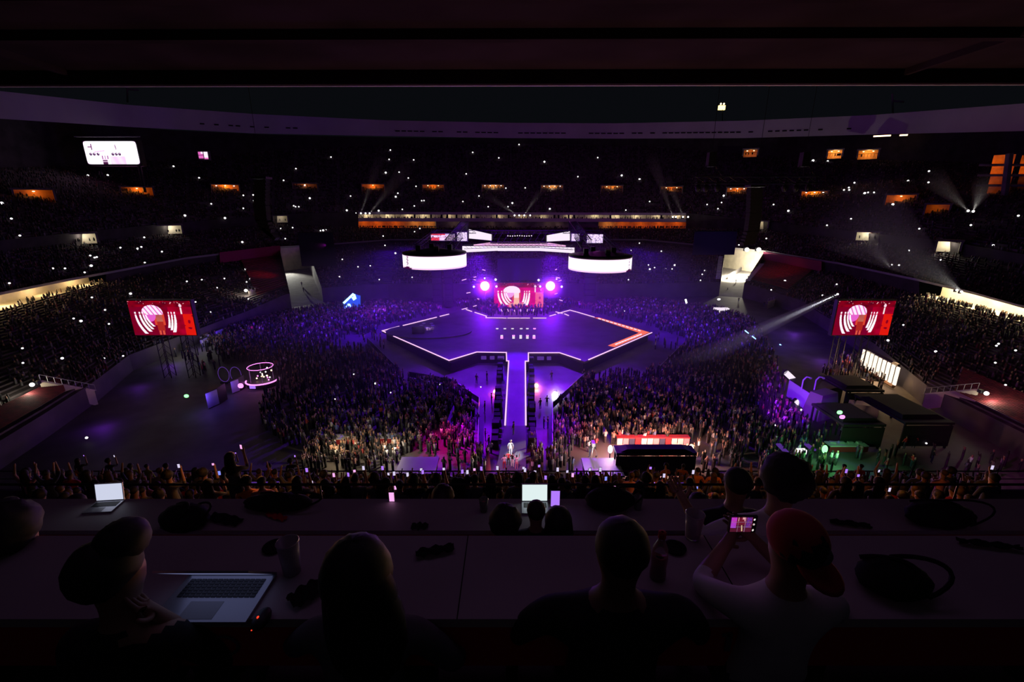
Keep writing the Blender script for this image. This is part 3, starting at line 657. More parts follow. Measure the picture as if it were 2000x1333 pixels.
# two dark wing panels seen behind the stage
for x0, x1, y0, y1, Y, lab, mt in ((1352, 1440, 452, 498, 150, 'dark blue blank panel hanging left of the right speaker array', 'navy_panel'), (972, 1056, 505, 548, 131, 'dark violet blank panel above the central video screen', 'navy_panel'),
                          (590, 650, 455, 520, 150, 'dark blank panel hanging right of the grey tunnel', 'black_cloth')):
    if 'navy_panel' not in M: principled('navy_panel', (.02, .01, .06), .9)
    A, B_ = aty(x0, y1, Y), aty(x1, y0, Y); t = thing('hanging_panel', ((A.x+B_.x)/2, Y, A.z), lab, 'panel')
    MB().box(((A.x+B_.x)/2, Y, (A.z+B_.z)/2), (B_.x-A.x, .3, B_.z-A.z)).build('cloth', mt, t); MB().tube((A.x, Y, B_.z), (B_.x, Y, B_.z), .2, 6).build('top_bar', 'black_metal', t)
light('SPOT', 'panel_wash', (30, 120, 20), 900, (.12, .02, 1), .5, aty(1396, 475, 150), 30, 1)
# stage delay towers (dark masts under the ring screens)
for px, pyb, Y, w, lab in ((856, 600, 128, 2.6, 'dark speaker tower standing behind the left ring screen, outer one'), (878, 600, 128, 2.2, 'dark speaker tower standing behind the left ring screen, inner one'), (1150, 602, 128, 3.2, 'dark speaker tower standing behind the right ring screen')):
    x = aty(px, pyb, Y).x; t = thing('speaker_tower', (x, Y, 0), lab, 'tower'); m = MB()
    for k in range(9): m = MB(); m.box((x, Y, 1.2+k*1.7), (w, 1.4, 1.6)); m.build('speaker_box', 'black_cloth', t)
    truss(MB(), (x, Y+1.6, 0), (x, Y+1.6, 17.5), .8).build('mast', 'black_metal', t)

# ---------------------------------------------------------------- stage
SZ = 2.0
st = thing('stage', atz(1010, 650, 0), 'wide pointed black stage with pink light edging and a long catwalk', 'stage')
G = lambda x, y, z=SZ: atz(x, y, z)
hull = [(746, 647), (877, 706), (932, 689.5), (989.5, 689.5), (990, 706), (993, 706), (986, 832), (1027.5, 832), (1026.5, 706.5), (1032, 706.5), (1032, 690), (1092, 690), (1142, 707), (1274, 650), (1112, 606), (1072, 621.5), (950, 621.5), (949, 617), (911, 604)]
hp = [G(*p) for p in hull]
m = MB(); m.prism([(p.x, p.y) for p in hp], SZ-.35, SZ); m.build('deck', 'deck_black', st)
m = MB(); ctr = Vector((1, 92, 0))
hi = [p.lerp(Vector((1 if abs(p.x) > 4 else p.x, p.y, 0)), .03) for p in hp]; m.prism([(p.x, p.y) for p in hi], 0.0, SZ-.35); m.build('skirt', 'black_cloth', st)
m = MB(); m.add([G(986, 832), G(1027.5, 832), atz(1027, 924, .5), atz(968, 924, .5), G(986, 832, 1.7), G(1027.5, 832, 1.7), atz(1027, 924, .2), atz(968, 924, .2)], [(0, 3, 2, 1), (4, 5, 6, 7), (0, 4, 7, 3), (1, 2, 6, 5), (2, 3, 7, 6)]); m.build('catwalk_ramp', 'deck_black', st)
def led_path(pts, nm='led_strip', mat='led_pink', r=.11, z=SZ+.04):
    P = [atz(x, y, z) for x, y in pts]; m = MB()
    for a, b in zip(P, P[1:]):
        d = (b-a).normalized()*r; n = Vector((-d.y, d.x, 0)); m.add([a-d-n, b+d-n, b+d+n, a-d+n, *(q+Vector((0, 0, .12)) for q in (a-d-n, b+d-n, b+d+n, a-d+n))], [(4, 5, 6, 7), (0, 1, 5, 4), (1, 2, 6, 5), (2, 3, 7, 6), (3, 0, 4, 7)])
    return m.build(nm, mat, st)
for seg in ([(779, 638.5), (747, 647), (766, 656)], [(769, 657.5), (877, 705), (931, 688.5), (989, 689.5), (989.5, 706), (993.5, 706), (986.5, 831)],
            [(1027, 831), (1026, 706.5), (1032, 706.5), (1032, 690), (1091, 690)], [(1093, 690), (1133, 703.5)], [(1150, 703.5), (1273, 650.5)],
            [(788, 636.5), (852, 620.5)], [(860, 618.5), (876, 614.5)], [(903, 605), (912, 602.5)], [(911, 605.5), (921, 609)], [(928, 611), (949.5, 618), (949.5, 621.5), (982, 621.8)],
            [(984, 622), (988, 622)], [(992, 622), (1014, 622)], [(1017, 622), (1020, 622)], [(1022, 622), (1034, 622)], [(1042, 622), (1066, 622)], [(1074, 618), (1085, 615)], [(1090, 613), (1113, 606.5), (1126, 610)], [(1128, 610.5), (1160, 620)],
            [(1086, 610), (1098, 613)], [(1103, 614), (1110, 617)]):
    led_path(seg, r=.10 if seg[0][1] > 640 else .14)
# orange light floor along the right tip
m = MB(); o_ = [G(x, y, SZ+.03) for x, y in ((1160, 620.5), (1170, 620.5), (1269, 649.5), (1200, 678.5), (1187, 675.5), (1248, 650.5))]; m.add(o_, [(0, 1, 2, 5), (5, 2, 3, 4)])
emitter('led_orange', (1.0, .17, .10), 1.0); m.build('orange_light_floor', 'led_orange', st)
for k in range(11):
    s = (k+.6)/12; x, y = 1164+s*93, 621.3+s*27.5; q = MB(); a, b = G(x, y, SZ+.06), G(x+4.5, y+1.5, SZ+.06); q.tube(a, b, .16, 5); q.build('white_dash', 'led_white', st)
for k in range(9):
    s = (k+.6)/10; x, y = 1256-s*58, 652+s*23; q = MB(); a, b = G(x, y, SZ+.06), G(x-4, y+1.8, SZ+.06); q.tube(a, b, .16, 5); q.build('white_dash', 'led_white', st)
for row, ys in ((0, (642.5, 643.5)), (1, (656, 658.5, 661, 663.5))):
    for cx in ((971, 986, 1001, 1018, 1030, 1044) if row == 0 else (980, 1003, 1017, 1030, 1043)):
        for y in ys[:(1 if row == 0 else 3)]:
            q = MB(); q.tube(G(cx-2.5, y, SZ+.1), G(cx+2.5, y, SZ+.1), .12, 5); q.build('floor_glow_strip', 'led_white' if (cx+int(y)) % 3 else 'led_magenta', st)  # rows of highlights on the deck put in as short glowing strips
m = MB(); c0 = G(838, 648, SZ); m.lathe((c0.x, c0.y, SZ), [(9.3, .0), (9.3, .22), (9.0, .22), (0.05, .22)], 48, 1, 0.62); m.build('round_riser', 'deck_black', st, False)
for x0, x1, y in ((940, 950, 697), (957, 966, 697), (972, 985, 697), (1034, 1042, 698), (1049, 1062, 698), (1068, 1076, 698)):
    a, b = G(x0, y, SZ-.8), G(x1, y, SZ-.8); m = MB(); m.box(((a.x+b.x)/2, a.y-.35, SZ-.9), (b.x-a.x, .5, .55)); m.build('under_stage_box', 'dim_violet_glow', st)  # boxes glow by themselves, standing in for violet light on them
def floor_box(name, x, y, w, d, h, lab, cat, mat='black_metal', z=0, rz=0, grp=None, taper=1.0):
    p = atz(x, y, z); o = MB().box((0, 0, h/2), (w, d, h), taper=taper); ob = o.build(name, mat); ob.location = p; ob.rotation_euler = (0, 0, rz); return tag(ob, lab, cat, grp)
# show lamps
LAMPS = (((947, 559), 121, 1.25, 'lamp_pink', 'huge glaring pink spotlight left of the central screen', (.20, .0, 1), 16000), ((1075, 559), 121, 1.25, 'lamp_pink', 'huge glaring pink spotlight right of the central screen', (.20, .0, 1), 16000),
         ((967.5, 766), 66.5, .38, 'lamp_red', 'glowing red spotlight left of the catwalk', (1, .08, .1), 900), ((1047.5, 753.5), 68.5, .36, 'lamp_red', 'glowing orange spotlight right of the catwalk', (1, .18, .06), 800),
         ((1084.5, 770.5), 65.5, .42, 'lamp_white', 'glaring white spotlight beside the right crowd barrier', (.9, .85, 1), 900))
for (px, py), Y, r, mat, lab, c, pw in LAMPS:
    p = aty(px, py, Y); t = thing('spotlight', (p.x, p.y, 0), lab, 'spotlight'); MB().ell(p, (r, r, r), 14, 9).build('lens', mat, t)
    MB().tube((p.x, p.y+r+.3, 0), (p.x, p.y+r+.3, p.z), .09, 6).build('stand', 'black_metal', t); MB().tube(p+Vector((0, r*.6, 0)), p+Vector((0, r*2.1, .1)), r*.9, 12).build('lamp_body', 'black_metal', t)
    light('POINT', 'spot_glow', p-Vector((0, r+.5, 0)), pw, c, .4)
for px, py, Y, r in ((968, 546.5, 119, .3), (969.5, 560, 119, .28), (1052, 547.5, 119, .3), (1055, 560, 119, .28), (946.5, 544, 118, .22), (925.5, 560.5, 118, .28), (1097, 560.5, 118, .3), (1087, 545.5, 118, .2)):
    o = MB().ell(aty(px, py, Y), (r, r, r), 10, 6).build('rig_spotlight', 'phone_glow'); tag(o, 'small round white rig lamp around the central video screen', 'lamp', 'round lamps around the central screen')
for x0, y0, x1, y1 in ((902, 548, 911, 545.5), (925, 546.5, 930, 547.5), (925, 542, 930, 541), (942, 527, 948, 528.5), (911, 573, 919, 571.5), (924, 599, 931, 597), (932, 583.5, 936, 585), (1083, 575, 1089, 573), (1091, 549.5, 1097, 547.5),
                       (1086, 542, 1094, 543.5), (1092, 586, 1099, 588), (1084, 527.5, 1088, 526), (978.5, 604, 981, 609), (991.5, 604, 993, 609), (1004.5, 605.5, 1005, 609), (1017, 604, 1017, 609), (1030, 604, 1029.5, 609), (1042.5, 604, 1041.5, 609), (1056.5, 565, 1056.5, 568)):
    o = MB().tube(aty(x0, y0, 116), aty(x1, y1, 116), .1, 6).build('light_tube', 'led_pink'); tag(o, 'short glowing pink tube standing around the central video screen', 'light', 'short light tubes around the central screen')
# the lattice of band gear on the left of the stage
def gear(x, y, lab):
    p = G(x, y, SZ+.22); t = thing('drum_kit', p, lab, 'drum kit')
    for dx, dy, r, h in ((0, 0, .38, .5), (.7, .1, .25, .35), (-.7, .2, .25, .35), (.35, .6, .22, .3), (-.4, .65, .22, .3), (1.1, .6, .3, .4)): MB().lathe(p+Vector((dx, dy, .35)), [(.01, 0), (r, 0), (r, h), (.01, h)], 14).build('drum', 'cloth_white', t)
    for dx, dy, z in ((1.3, 0, 1.4), (-1.2, .1, 1.35), (.9, .9, 1.6), (-.8, 1.0, 1.6)): m = MB(); m.lathe(p+Vector((dx, dy, z)), [(.01, .04), (.42, 0), (.01, .02)], 16); m.tube(p+Vector((dx, dy, 0)), p+Vector((dx, dy, z)), .03, 5); m.build('cymbal', 'steel', t)
gear(834, 648, 'pale drum kit on the round riser at the left of the stage')
floor_box('keyboard_riser', 818, 650, 2.6, 1.3, 1.4, 'black keyboard stand left of the pale drum kit', 'keyboard', z=SZ+.22)
light('SPOT', 'kit_spot', (-22, 84, 13), 12000, (.8, .5, 1), .2, G(832, 645), 16, .6)
# black cases along both sides of the catwalk, barriers
for sx, x_of in ((-1, lambda y: np.interp(y, (700, 760, 832, 880), (980, 977, 971, 966))), (1, lambda y: np.interp(y, (700, 760, 832, 880), (1036, 1036, 1037, 1040)))):
    side = 'left' if sx < 0 else 'right'
    for k, y in enumerate(np.linspace(712, 872, 17)):
        floor_box('flight_case', x_of(y)+sx*random.uniform(0, 3), y, random.uniform(.7, 1.0), random.uniform(.9, 1.3), random.uniform(.7, 1.5), f'black equipment case in the row beside the {side} edge of the catwalk', 'case', 'black_cloth', grp=f'black cases beside the {side} catwalk edge')
def barrier(pts, lab, h=1.15, mat='steel'):
    P = [atz(x, y, 0) for x, y in pts]; t = thing('crowd_barrier', P[0], lab, 'barrier'); m = MB(); q = MB()
    for a, b in zip(P, P[1:]):
        m.path([a+Vector((0, 0, h)), b+Vector((0, 0, h))], .05, 5); n = max(2, int((b-a).length/2.2))
        for k in range(n+1): p = a.lerp(b, k/n); q.tube(p, p+Vector((0, 0, h)), .035, 4); q.tube(p, p+Vector((0, .8, 0)), .03, 4)
        q.quad(a+Vector((0, 0, .1)), b+Vector((0, 0, .1)), b+Vector((0, 0, h-.1)), a+Vector((0, 0, h-.1)))
    m.build('top_rail', mat, t); q.build('fence_panel', 'dark_plastic', t); return t
barrier([(1079, 800), (1142, 741)], 'straight metal barrier slanting behind the white spotlight')
barrier([(1079, 800), (1079, 892)], 'metal barrier along the right aisle of the catwalk'); barrier([(936, 790), (934, 892)], 'metal barrier along the left aisle of the catwalk')
barrier([(936, 790), (880, 752), (800, 738)], 'metal barrier curving in front of the left crowd')
barrier([(720, 672), (775, 728)], 'metal barrier by the left tip of the stage'); barrier([(1330, 684), (1285, 730)], 'metal barrier by the right tip of the stage')

# ---------------------------------------------------------------- field structures
def ctr_tent(x0, y0, x1, y1, h, lab):
    a, b = atz(x0, y0, h), atz(x1, y0, h); c = atz(x0, y1, h); t = thing('tent', ((a.x+b.x)/2, (a.y+c.y)/2, 0), lab, 'tent')
    w, d = b.x-a.x, a.y-c.y; cx, cy = (a.x+b.x)/2, (a.y+c.y)/2
    m = MB(); m.box((cx, cy, h), (w, d, .3)); m.box((cx, cy, h+.3), (w*.9, d*.8, .3), taper=.8); m.build('roof_sheet', 'black_cloth', t)
    for sx in (-1, 1):
        for sy in (-1, 1): MB().box((cx+sx*(w/2-.2), cy+sy*(d/2-.2), h/2), (.18, .18, h)).build('post', 'black_metal', t)
    MB().box((cx, cy-d/2+.1, h*.5), (w, .08, h*.8)).build('side_sheet', 'black_cloth', t)
    return t
ctr_tent(1198, 873, 1350, 888, 3.0, 'flat black tent roof in front of the brightly lit red crowd')
def platform(x0, y0, x1, y1, h, lab, mat='deck_black'):
    a, b, c = atz(x0, y0, h), atz(x1, y0, h), atz(x0, y1, h); t = thing('platform', ((a.x+b.x)/2, (a.y+c.y)/2, 0), lab, 'platform')
    MB().box(((a.x+b.x)/2, (a.y+c.y)/2, h-.1), (b.x-a.x, a.y-c.y, .2)).build('deck', mat, t)
    MB().box(((a.x+b.x)/2, (a.y+c.y)/2, (h-.2)/2), (b.x-a.x-.4, a.y-c.y-.4, h-.2)).build('scaffold', 'black_metal', t); return t
platform(1135, 895, 1206, 930, 1.6, 'violet-lit camera platform right of the catwalk end'); platform(785, 893, 858, 926, 1.2, 'dim violet platform left of the catwalk end')
light('SPOT', 'platform_wash', (8, 60, 15), 45000, (.42, .03, 1), .3, atz(1172, 912, 1.6), 22, .7); light('SPOT', 'platform_wash', (-6, 62, 15), 24000, (.42, .03, 1), .3, atz(822, 910, 1.2), 24, .7)
def desk_station(px, py, lab, w=4.2):
    p = atz(px, py, 0); t = thing('control_desk', p, lab, 'desk')
    MB().box(p+Vector((0, 0, .85)), (w, 1.2, .12)).build('desk_top', 'sign_white', t); MB().box(p+Vector((0, -.55, .45)), (w, .06, .7)).build('front_panel', 'cloth_red', t)
    for sx in (-1, 1): MB().box(p+Vector((sx*w*.45, 0, .4)), (.1, 1.0, .8)).build('leg', 'black_metal', t)
    for k in range(4): MB().box(p+Vector((-w*.35+k*w*.23, .1, 1.02)), (.6, .35, .22), .2*(k-1.5)).build('monitor', 'grey_plastic', t)
    return t
desk_station(655, 866, 'warm-lit red fronted desk crowded with people, farther from the catwalk'); desk_station(762, 864, 'warm-lit red fronted desk crowded with people, nearer the catwalk', 3.2); desk_station(1650, 880, 'green-lit control desk among people near the right field corner', 4.6)
for (px, py), c, p in (((655, 866), (1, .78, .45), 420), ((762, 864), (1, .85, .6), 480), ((1652, 880), (.25, 1, .35), 420), ((1620, 884), (.1, 1, .15), 160), ((1150, 892), (1, .9, .8), 160), ((1192, 880), (.9, .9, 1), 260)):
    q = atz(px, py, 2.9); light('POINT', 'desk_light', q+Vector((0, .9, 0)), p, c, .25)
for px, py, mt, lab in ((1611, 878, 'led_green', 'glowing green lamp at the left end of the green-lit desk'), (1192, 878, 'lamp_white', 'glaring white lamp at the left corner of the black tent'), (1350, 876, 'lamp_warm', 'warm white lamp at the right corner of the black tent')):
    p = atz(px, py, 1.8); t = thing('work_lamp', (p.x, p.y, 0), lab, 'lamp'); MB().ell(p, (.28, .28, .5), 10, 7).build('lamp_glass', mt, t); MB().tube((p.x, p.y, 0), p-Vector((0, 0, .4)), .06, 6).build('stand', 'black_metal', t)
for px, pw, c in ((1205, 900, (1, .5, .4)), (1245, 700, (1, .12, .08)), (1285, 800, (1, .6, .4)), (1325, 700, (1, .2, .12)), (1345, 450, (1, .75, .6))):
    q = atz(px, 864, 2.6); light('POINT', 'pit_light', q, pw*2.2, c, .3)
light('SPOT', 'follow_spot', (-14, 30, 30), 220000, (.9, .95, 1), .25, atz(998, 885, 1.6), 3.2, .3); light('SPOT', 'side_light', (14, 53, 5.5), 30000, (1, .85, .6), .15, atz(998, 892, 1), 16, .5)
light('SPOT', 'pit_light', (-1, 38, 12), 9000, (1, .25, .5), .3, atz(996, 915, 1), 26, .8); light('SPOT', 'pit_light', (6, 44, 10), 1500, (1, .05, .12), .3, atz(1045, 880, 1), 30, .8)
light('SPOT', 'pit_light', (-10, 52, 12), 14000, (.9, .0, .35), .3, atz(880, 855, 1), 50, 1); light('SPOT', 'pit_light', (10, 52, 12), 3600, (.8, .02, .12), .3, atz(1110, 850, 1), 45, 1)
light('SPOT', 'pit_light', (-30, 46, 14), 200, (1, .85, .8), .3, atz(700, 835, 1), 60, 1); light('SPOT', 'pit_light', (-40, 45, 14), 150, (.9, .8, .75), .3, atz(560, 845, 1), 60, 1)
t = thing('bar_counter', atz(1270, 866, 0), 'long red topped bar counter in the brightly lit crowd behind the black tent', 'counter'); a_, b_ = atz(1203, 868, 0), atz(1344, 868, 0)
MB().box(((a_.x+b_.x)/2, a_.y, 1.05), (b_.x-a_.x, .8, .12)).build('counter_top', 'cloth_red', t)
for k in range(12): MB().box((a_.x+(k+.5)*(b_.x-a_.x)/12, a_.y-.3, .55), ((b_.x-a_.x)/12-.08, .1, .9)).build('front_panel', ('cloth_white', 'cloth_navy', 'cloth_white', 'cloth_pink', 'cloth_red')[k*3 % 5], t)

# right field: bar tents, light box, signs
t = thing('light_wall', atz(1712, 738, 0), 'long bar front of glowing warm vertical tubes on the right of the field', 'light')
a0, a1 = atz(1680, 722, 0), atz(1744, 760, 0)
for k in range(9):
    s = k/8; p = a0.lerp(a1, s); MB().box(p+Vector((0, 0, 2.2)), ((a1-a0).length/9*.55, .25, 3.0), math.atan2((a1-a0).y, (a1-a0).x)).build('light_panel', 'tube_warm', t)
MB().tube(a0+Vector((0, 0, 4)), a1+Vector((0, 0, 4)), .25, 6).build('top_beam', 'black_metal', t); MB().tube(a0+Vector((0, 0, .4)), a1+Vector((0, 0, .4)), .3, 6).build('base_beam', 'timber', t)
light('AREA', 'bar_light', (a0+a1)/2+Vector((-2, -1.5, 3)), 900, (1, .6, .3), 6, (a0+a1)/2+Vector((-8, -8, 0))); light('POINT', 'bar_light', a1+Vector((1.5, -1.5, 1.5)), 260, (1, .6, .15), .4)
light('POINT', 'bar_light', atz(1655, 705, 2), 120, (1, .15, .05), .3); light('POINT', 'bar_light', atz(1676, 696, 2.5), 150, (1, .8, .5), .3)
t = thing('container_bar', atz(1560, 790, 0), 'violet-sided container with white glowing signs at the right of the crowd', 'container')
pp = [atz(1536, 775, 0), atz(1577, 805, 0), atz(1640, 790, 0), atz(1600, 762, 0)]
MB().prism([(p.x, p.y) for p in pp], 0, 2.9).build('container_box', 'dark_plastic', t)
m = MB(); d0 = Vector((-.08, -.08, 0)); m.quad(pp[0]+d0+Vector((0, 0, .1)), pp[1]+d0+Vector((0, 0, .1)), pp[1]+d0+Vector((0, 0, 2.8)), pp[0]+d0+Vector((0, 0, 2.8))); m.build('side_panel', 'violet_panel', t)
light('SPOT', 'container_wash', atz(1490, 800, 9), 60000, (.30, .01, 1), .3, (pp[0]+pp[1])/2+Vector((0, 0, 1.0)), 24, .8)
def sign(x0, y0, x1, y1, Y, lab, mat='led_white', w=.25, th=.5):
    a, b = aty(x0, y0, Y), aty(x1, y1, Y); t = thing('light_sign', a, lab, 'sign'); MB().tube(a, b, th, 10).build('sign_face', mat, t); MB().tube(a+Vector((0, .5, 0)), b+Vector((0, .5, 0)), th*1.2, 10).build('housing', 'black_metal', t); return t
sign(1536, 729, 1549, 741, 66, 'white glowing sign on the upper corner of the violet container', th=.42); sign(1555.5, 784.5, 1567, 794.5, 62, 'white glowing sign at the lower end of the violet container', th=.33)
for k in range(4): o = MB().ell(aty(1565-.8*k, 801+k*4.5, 60), (.14, .14, .14), 8, 5).build('string_lamp', 'phone_glow'); tag(o, 'tiny white lamp in the short string below the container sign', 'lamp', 'string of lamps below the container sign')
for px in (1565, 1590):
    p = atz(px, 762, 2.9); t = thing('street_lamp', p, 'violet hooked lamp post on the container roof, '+('left' if px == 1565 else 'right')+' one', 'lamp'); MB().path([p, p+Vector((0, 0, 1.5)), p+Vector((.4, 0, 2.0)), p+Vector((.9, 0, 1.9))], .09, 6).build('post', 'violet_panel', t); MB().ell(p+Vector((1.0, 0, 1.8)), (.2, .2, .15), 8, 5).build('lamp_shade', 'dim_violet_glow', t)
light('POINT', 'post_glow', atz(1578, 758, 5), 60, (.5, .2, 1), .3)
for x0, y0, x1, y1, h, lab in ((1585, 790, 1660, 832, 3.2, 'black market tent right of the violet container'), (1668, 772, 1752, 828, 3.4, 'large black market tent by the field corner'), (1600, 735, 1668, 765, 3, 'low black bar roof between container and light wall'),
                               ):
    ctr_tent(x0, y0, x1, y1, h, lab)
floor_box('box_sheet', 1600, 812, 4.5, 2.5, 3.6, 'crumpled grey sheet on a case among the black tents', 'sheet', 'cloth_grey', rz=.4, taper=.7); floor_box('pale_crate', 1680, 822, 3, 1.6, 2.6, 'pale grey crate standing behind the black tents', 'crate', 'grey_plastic', rz=-.3)
for px, py, mt, lab in ((1640, 806, 'led_green', 'small green glow among the black tents on the right'), (364, 774, 'led_green', 'small bright green light at the left equipment area'), (1645, 815, 'led_magenta', 'small magenta glow among the black tents')):
    o = MB().ell(atz(px, py, 4.2 if px > 1000 else 2.5), (.35, .2, .25), 8, 5).build('indicator_lamp', mt); tag(o, lab, 'lamp')
for x, y, dx, lab in ((1455, 646, 7, 'top left'), (1469, 657, 7, 'second'), (1494, 676, 7, 'lower left'), (1523, 673, 7, 'rightmost')):
    a, b = aty(x, y, 92), aty(x+dx, y+5.5, 92); o = MB().tube(a, b, .11, 6).build('neon_tube', 'led_cyan'); tag(o, f'short slanted blue neon tube in the crowd right of the stage, {lab} of four', 'light', None)
def container(name, pts, h, face_mat, lab, facecol, pw, fi=(0, 1)):
    P = [atz(x, y, 0) for x, y in pts]; t = thing(name, P[0], lab, 'booth'); MB().prism([(p.x, p.y) for p in P], 0, h).build('walls', 'dark_plastic', t)
    a, b = P[fi[0]], P[fi[1]]; o = Vector((0, -.1, 0)); m = MB(); m.quad(a+o+Vector((0, 0, .15)), b+o+Vector((0, 0, .15)), b+o+Vector((0, 0, h-.15)), a+o+Vector((0, 0, h-.15))); m.build('front_panel', face_mat, t)
    if pw: light('POINT', 'booth_light', (a+b)/2+Vector((0, -1.6, h*.8)), pw, facecol, .3)
    return t
container('booth', [(408, 800), (430, 790), (445, 780), (420, 785)], 2.6, 'violet_panel', 'violet-blue lit panel box left of the drum carousel', (.2, .1, 1), 90)
container('booth', [(455, 770), (470, 764), (480, 758), (462, 760)], 2.2, 'violet_panel', 'small blue lit box between the panel box and the carousel', (.15, .1, 1), 50)
# blue glowing tent at the upper left of the crowd and the white booth at the right
t = thing('blue_booth', atz(688, 606, 0), 'bright blue glowing peaked booth at the back of the left crowd', 'booth'); q = lambda x, y: aty(x, y, 126)
m = MB(); m.add([q(671, 604), q(672, 592), q(690, 574), (q(704, 578)), q(704, 600), q(690, 604)], [(0, 1, 2, 3, 4, 5)]); m.build('booth_front', emitter('booth_blue', (.03, .10, 1), .9, False), t)
for a, b in (((676, 603), (682, 594)), ((682, 594), (687, 603)), ((672, 592), (691, 574)), ((692, 575), (695, 584)), ((689, 580), (693, 586))): MB().tube(q(*a)-Vector((0, .3, 0)), q(*b)-Vector((0, .3, 0)), .32, 6).build('light_tube', 'led_cyan', t)
MB().box(q(688, 596)+Vector((0, 2.2, 0)), (4.6, 3.5, 4)).build('booth_box', 'dark_plastic', t); light('POINT', 'booth_light', q(688, 596)-Vector((0, 2.5, 0)), 500, (.05, .15, 1), .4)
t = thing('white_booth', atz(1408, 614, 0), 'white lit counter roof below the bright tunnel', 'booth'); q = lambda x, y: aty(x, y, 120)
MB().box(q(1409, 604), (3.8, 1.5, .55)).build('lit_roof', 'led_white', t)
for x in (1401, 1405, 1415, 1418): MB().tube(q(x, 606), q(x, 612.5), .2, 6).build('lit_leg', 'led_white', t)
o = MB().tube(aty(1339, 585, 130), aty(1341, 593, 130), .28, 8).build('light_column', 'phone_glow'); tag(o, 'small bright white column left of the white booth', 'light')
o = MB().ell(aty(1404, 585, 126), (.5, .3, .3), 8, 5).build('sign_lamp', 'phone_glow'); tag(o, 'small white lamp just above the white booth', 'lamp')
# carousel left
t = thing('carousel_stage', atz(513, 752, 0), 'round pink ringed carousel platform in the left crowd', 'platform'); p = atz(514, 752, 0)
m = MB(); m.lathe(p, [(2.3, 0), (2.3, .9), (2.1, 1.0), (.05, 1.0)], 40); m.build('round_deck', 'dark_plastic', t)
m = MB()
for k in range(26):
    a = -2.9+k*.115; b = a+.1; m.tube(p+Vector((2.4*math.cos(a), 2.4*math.sin(a), .9)), p+Vector((2.4*math.cos(b), 2.4*math.sin(b), .9)), .12, 5)
m.build('led_ring', 'led_magenta', t)
m = MB()
for k in range(24): a = k*pi/12; b = a+pi/12; m.tube(p+Vector((1.9*math.cos(a), 1.9*math.sin(a), 3.2)), p+Vector((1.9*math.cos(b), 1.9*math.sin(b), 3.2)), .05, 4)
m.build('top_ring', 'led_magenta', t)
for k in range(6): a = k*pi/3; MB().tube(p+Vector((1.9*math.cos(a), 1.9*math.sin(a), 1)), p+Vector((1.9*math.cos(a), 1.9*math.sin(a), 3.2)), .05, 5).build('post', 'steel', t)
for k in range(16): MB().ell(p+Vector((random.uniform(-.8, 1.7), random.uniform(-1.2, 1.2), random.uniform(1.3, 2.7))), (.13, .13, .13), 6, 4).build('lamp_bulb', random.choice(('lamp_warm', 'phone_glow', 'led_magenta')), t)
MB().box(p+Vector((-.3, -2.5, .6)), (.9, .1, .5)).build('badge', 'phone_violet', t)
for dx in (-4.6, -6.6):
    m = MB(); w = thing('arch_frame', p+Vector((dx, .6, 0)), 'thin dim violet wheel-like arch left of the carousel, '+('nearer' if dx > -5 else 'farther')+' one', 'arch')
    for k in range(20): a = k*pi/10; b = a+pi/10; m.tube(p+Vector((dx+.9*math.cos(a), .6, 1.6+1.3*math.sin(a))), p+Vector((dx+.9*math.cos(b), .6, 1.6+1.3*math.sin(b))), .05, 4)
    m.build('ring', 'dim_violet_glow', w); MB().box(p+Vector((dx, .6, .15)), (1.4, .4, .3)).build('base', 'dark_plastic', w)
o = MB().ell(atz(470, 754, 1.5), (.45, .3, .4), 8, 6).build('pink_lamp', 'led_magenta'); tag(o, 'round pink lamp left of the carousel platform', 'lamp')
light('POINT', 'carousel_light', p+Vector((.2, -1, 3.6)), 160, (1, .3, .8), .3)
# lit equipment along the left wall and violet boards
for x, y, mt, lab in ((345, 668, 'grey_plastic', 'grey equipment rack under the left video screen'), (375, 655, 'cream_wall', 'cream lit equipment rack beside the left wall'), (398, 650, 'timber', 'amber lit equipment rack beside the left wall'), (418, 641, 'cream_wall', 'small lit rack at the upper end of the left row')):
    floor_box('equipment_rack', x, y, 2.0, 1.2, 1.8, lab, 'rack', mt, rz=.5)
for px, py, p in ((352, 664, 140), (395, 652, 120), (423, 640, 80)): light('POINT', 'rack_light', atz(px, py, 3.2)+Vector((.5, -1.5, 0)), p, (.95, .95, .75), .3)
for x, y, lab in ((462, 640, 'upper'), (430, 662, 'middle'), (400, 680, 'lower')): container('light_board', [(x-6, y), (x+8, y-6), (x+8, y-8), (x-6, y-2)], 1.8, 'violet_panel', f'violet lit board beside the left crowd, {lab} one of three', (.25, .05, 1), 40)
for px, py, p in ((300, 700, 120), (470, 640, 200), (230, 740, 60), (150, 815, 90)): light('POINT', 'wall_wash', atz(px, py, 1.5)+Vector((3, 0, 0)), p, (.28, .04, 1), .4)
for px, py, p in ((1580, 640, 200), (1640, 690, 120)): light('POINT', 'wall_wash', atz(px, py, 1.5)+Vector((-3, 0, 0)), p, (.28, .06, 1), .4)
light('POINT', 'wall_wash', atz(740, 598, 3), 1600, (.3, .04, 1), .6); light('POINT', 'wall_wash', atz(1300, 598, 3), 300, (.5, .1, .8), .6)
for x, y, dx, dy, lab in ((1520, 868, 16, 16, 'left'), (1572, 866, 18, 14, 'right')):
    a, b = atz(x, y, 1), atz(x+dx, y+dy, 1); o = MB().box((0, 0, 0), ((b-a).length, .5, .2), 0).build('slanted_board', 'dim_violet_glow'); o.location = (a+b)/2; o.rotation_euler = (0, 0, math.atan2((b-a).y, (b-a).x)); tag(o, f'dim violet slanted strip beside the white light bar, {lab} one', 'light')
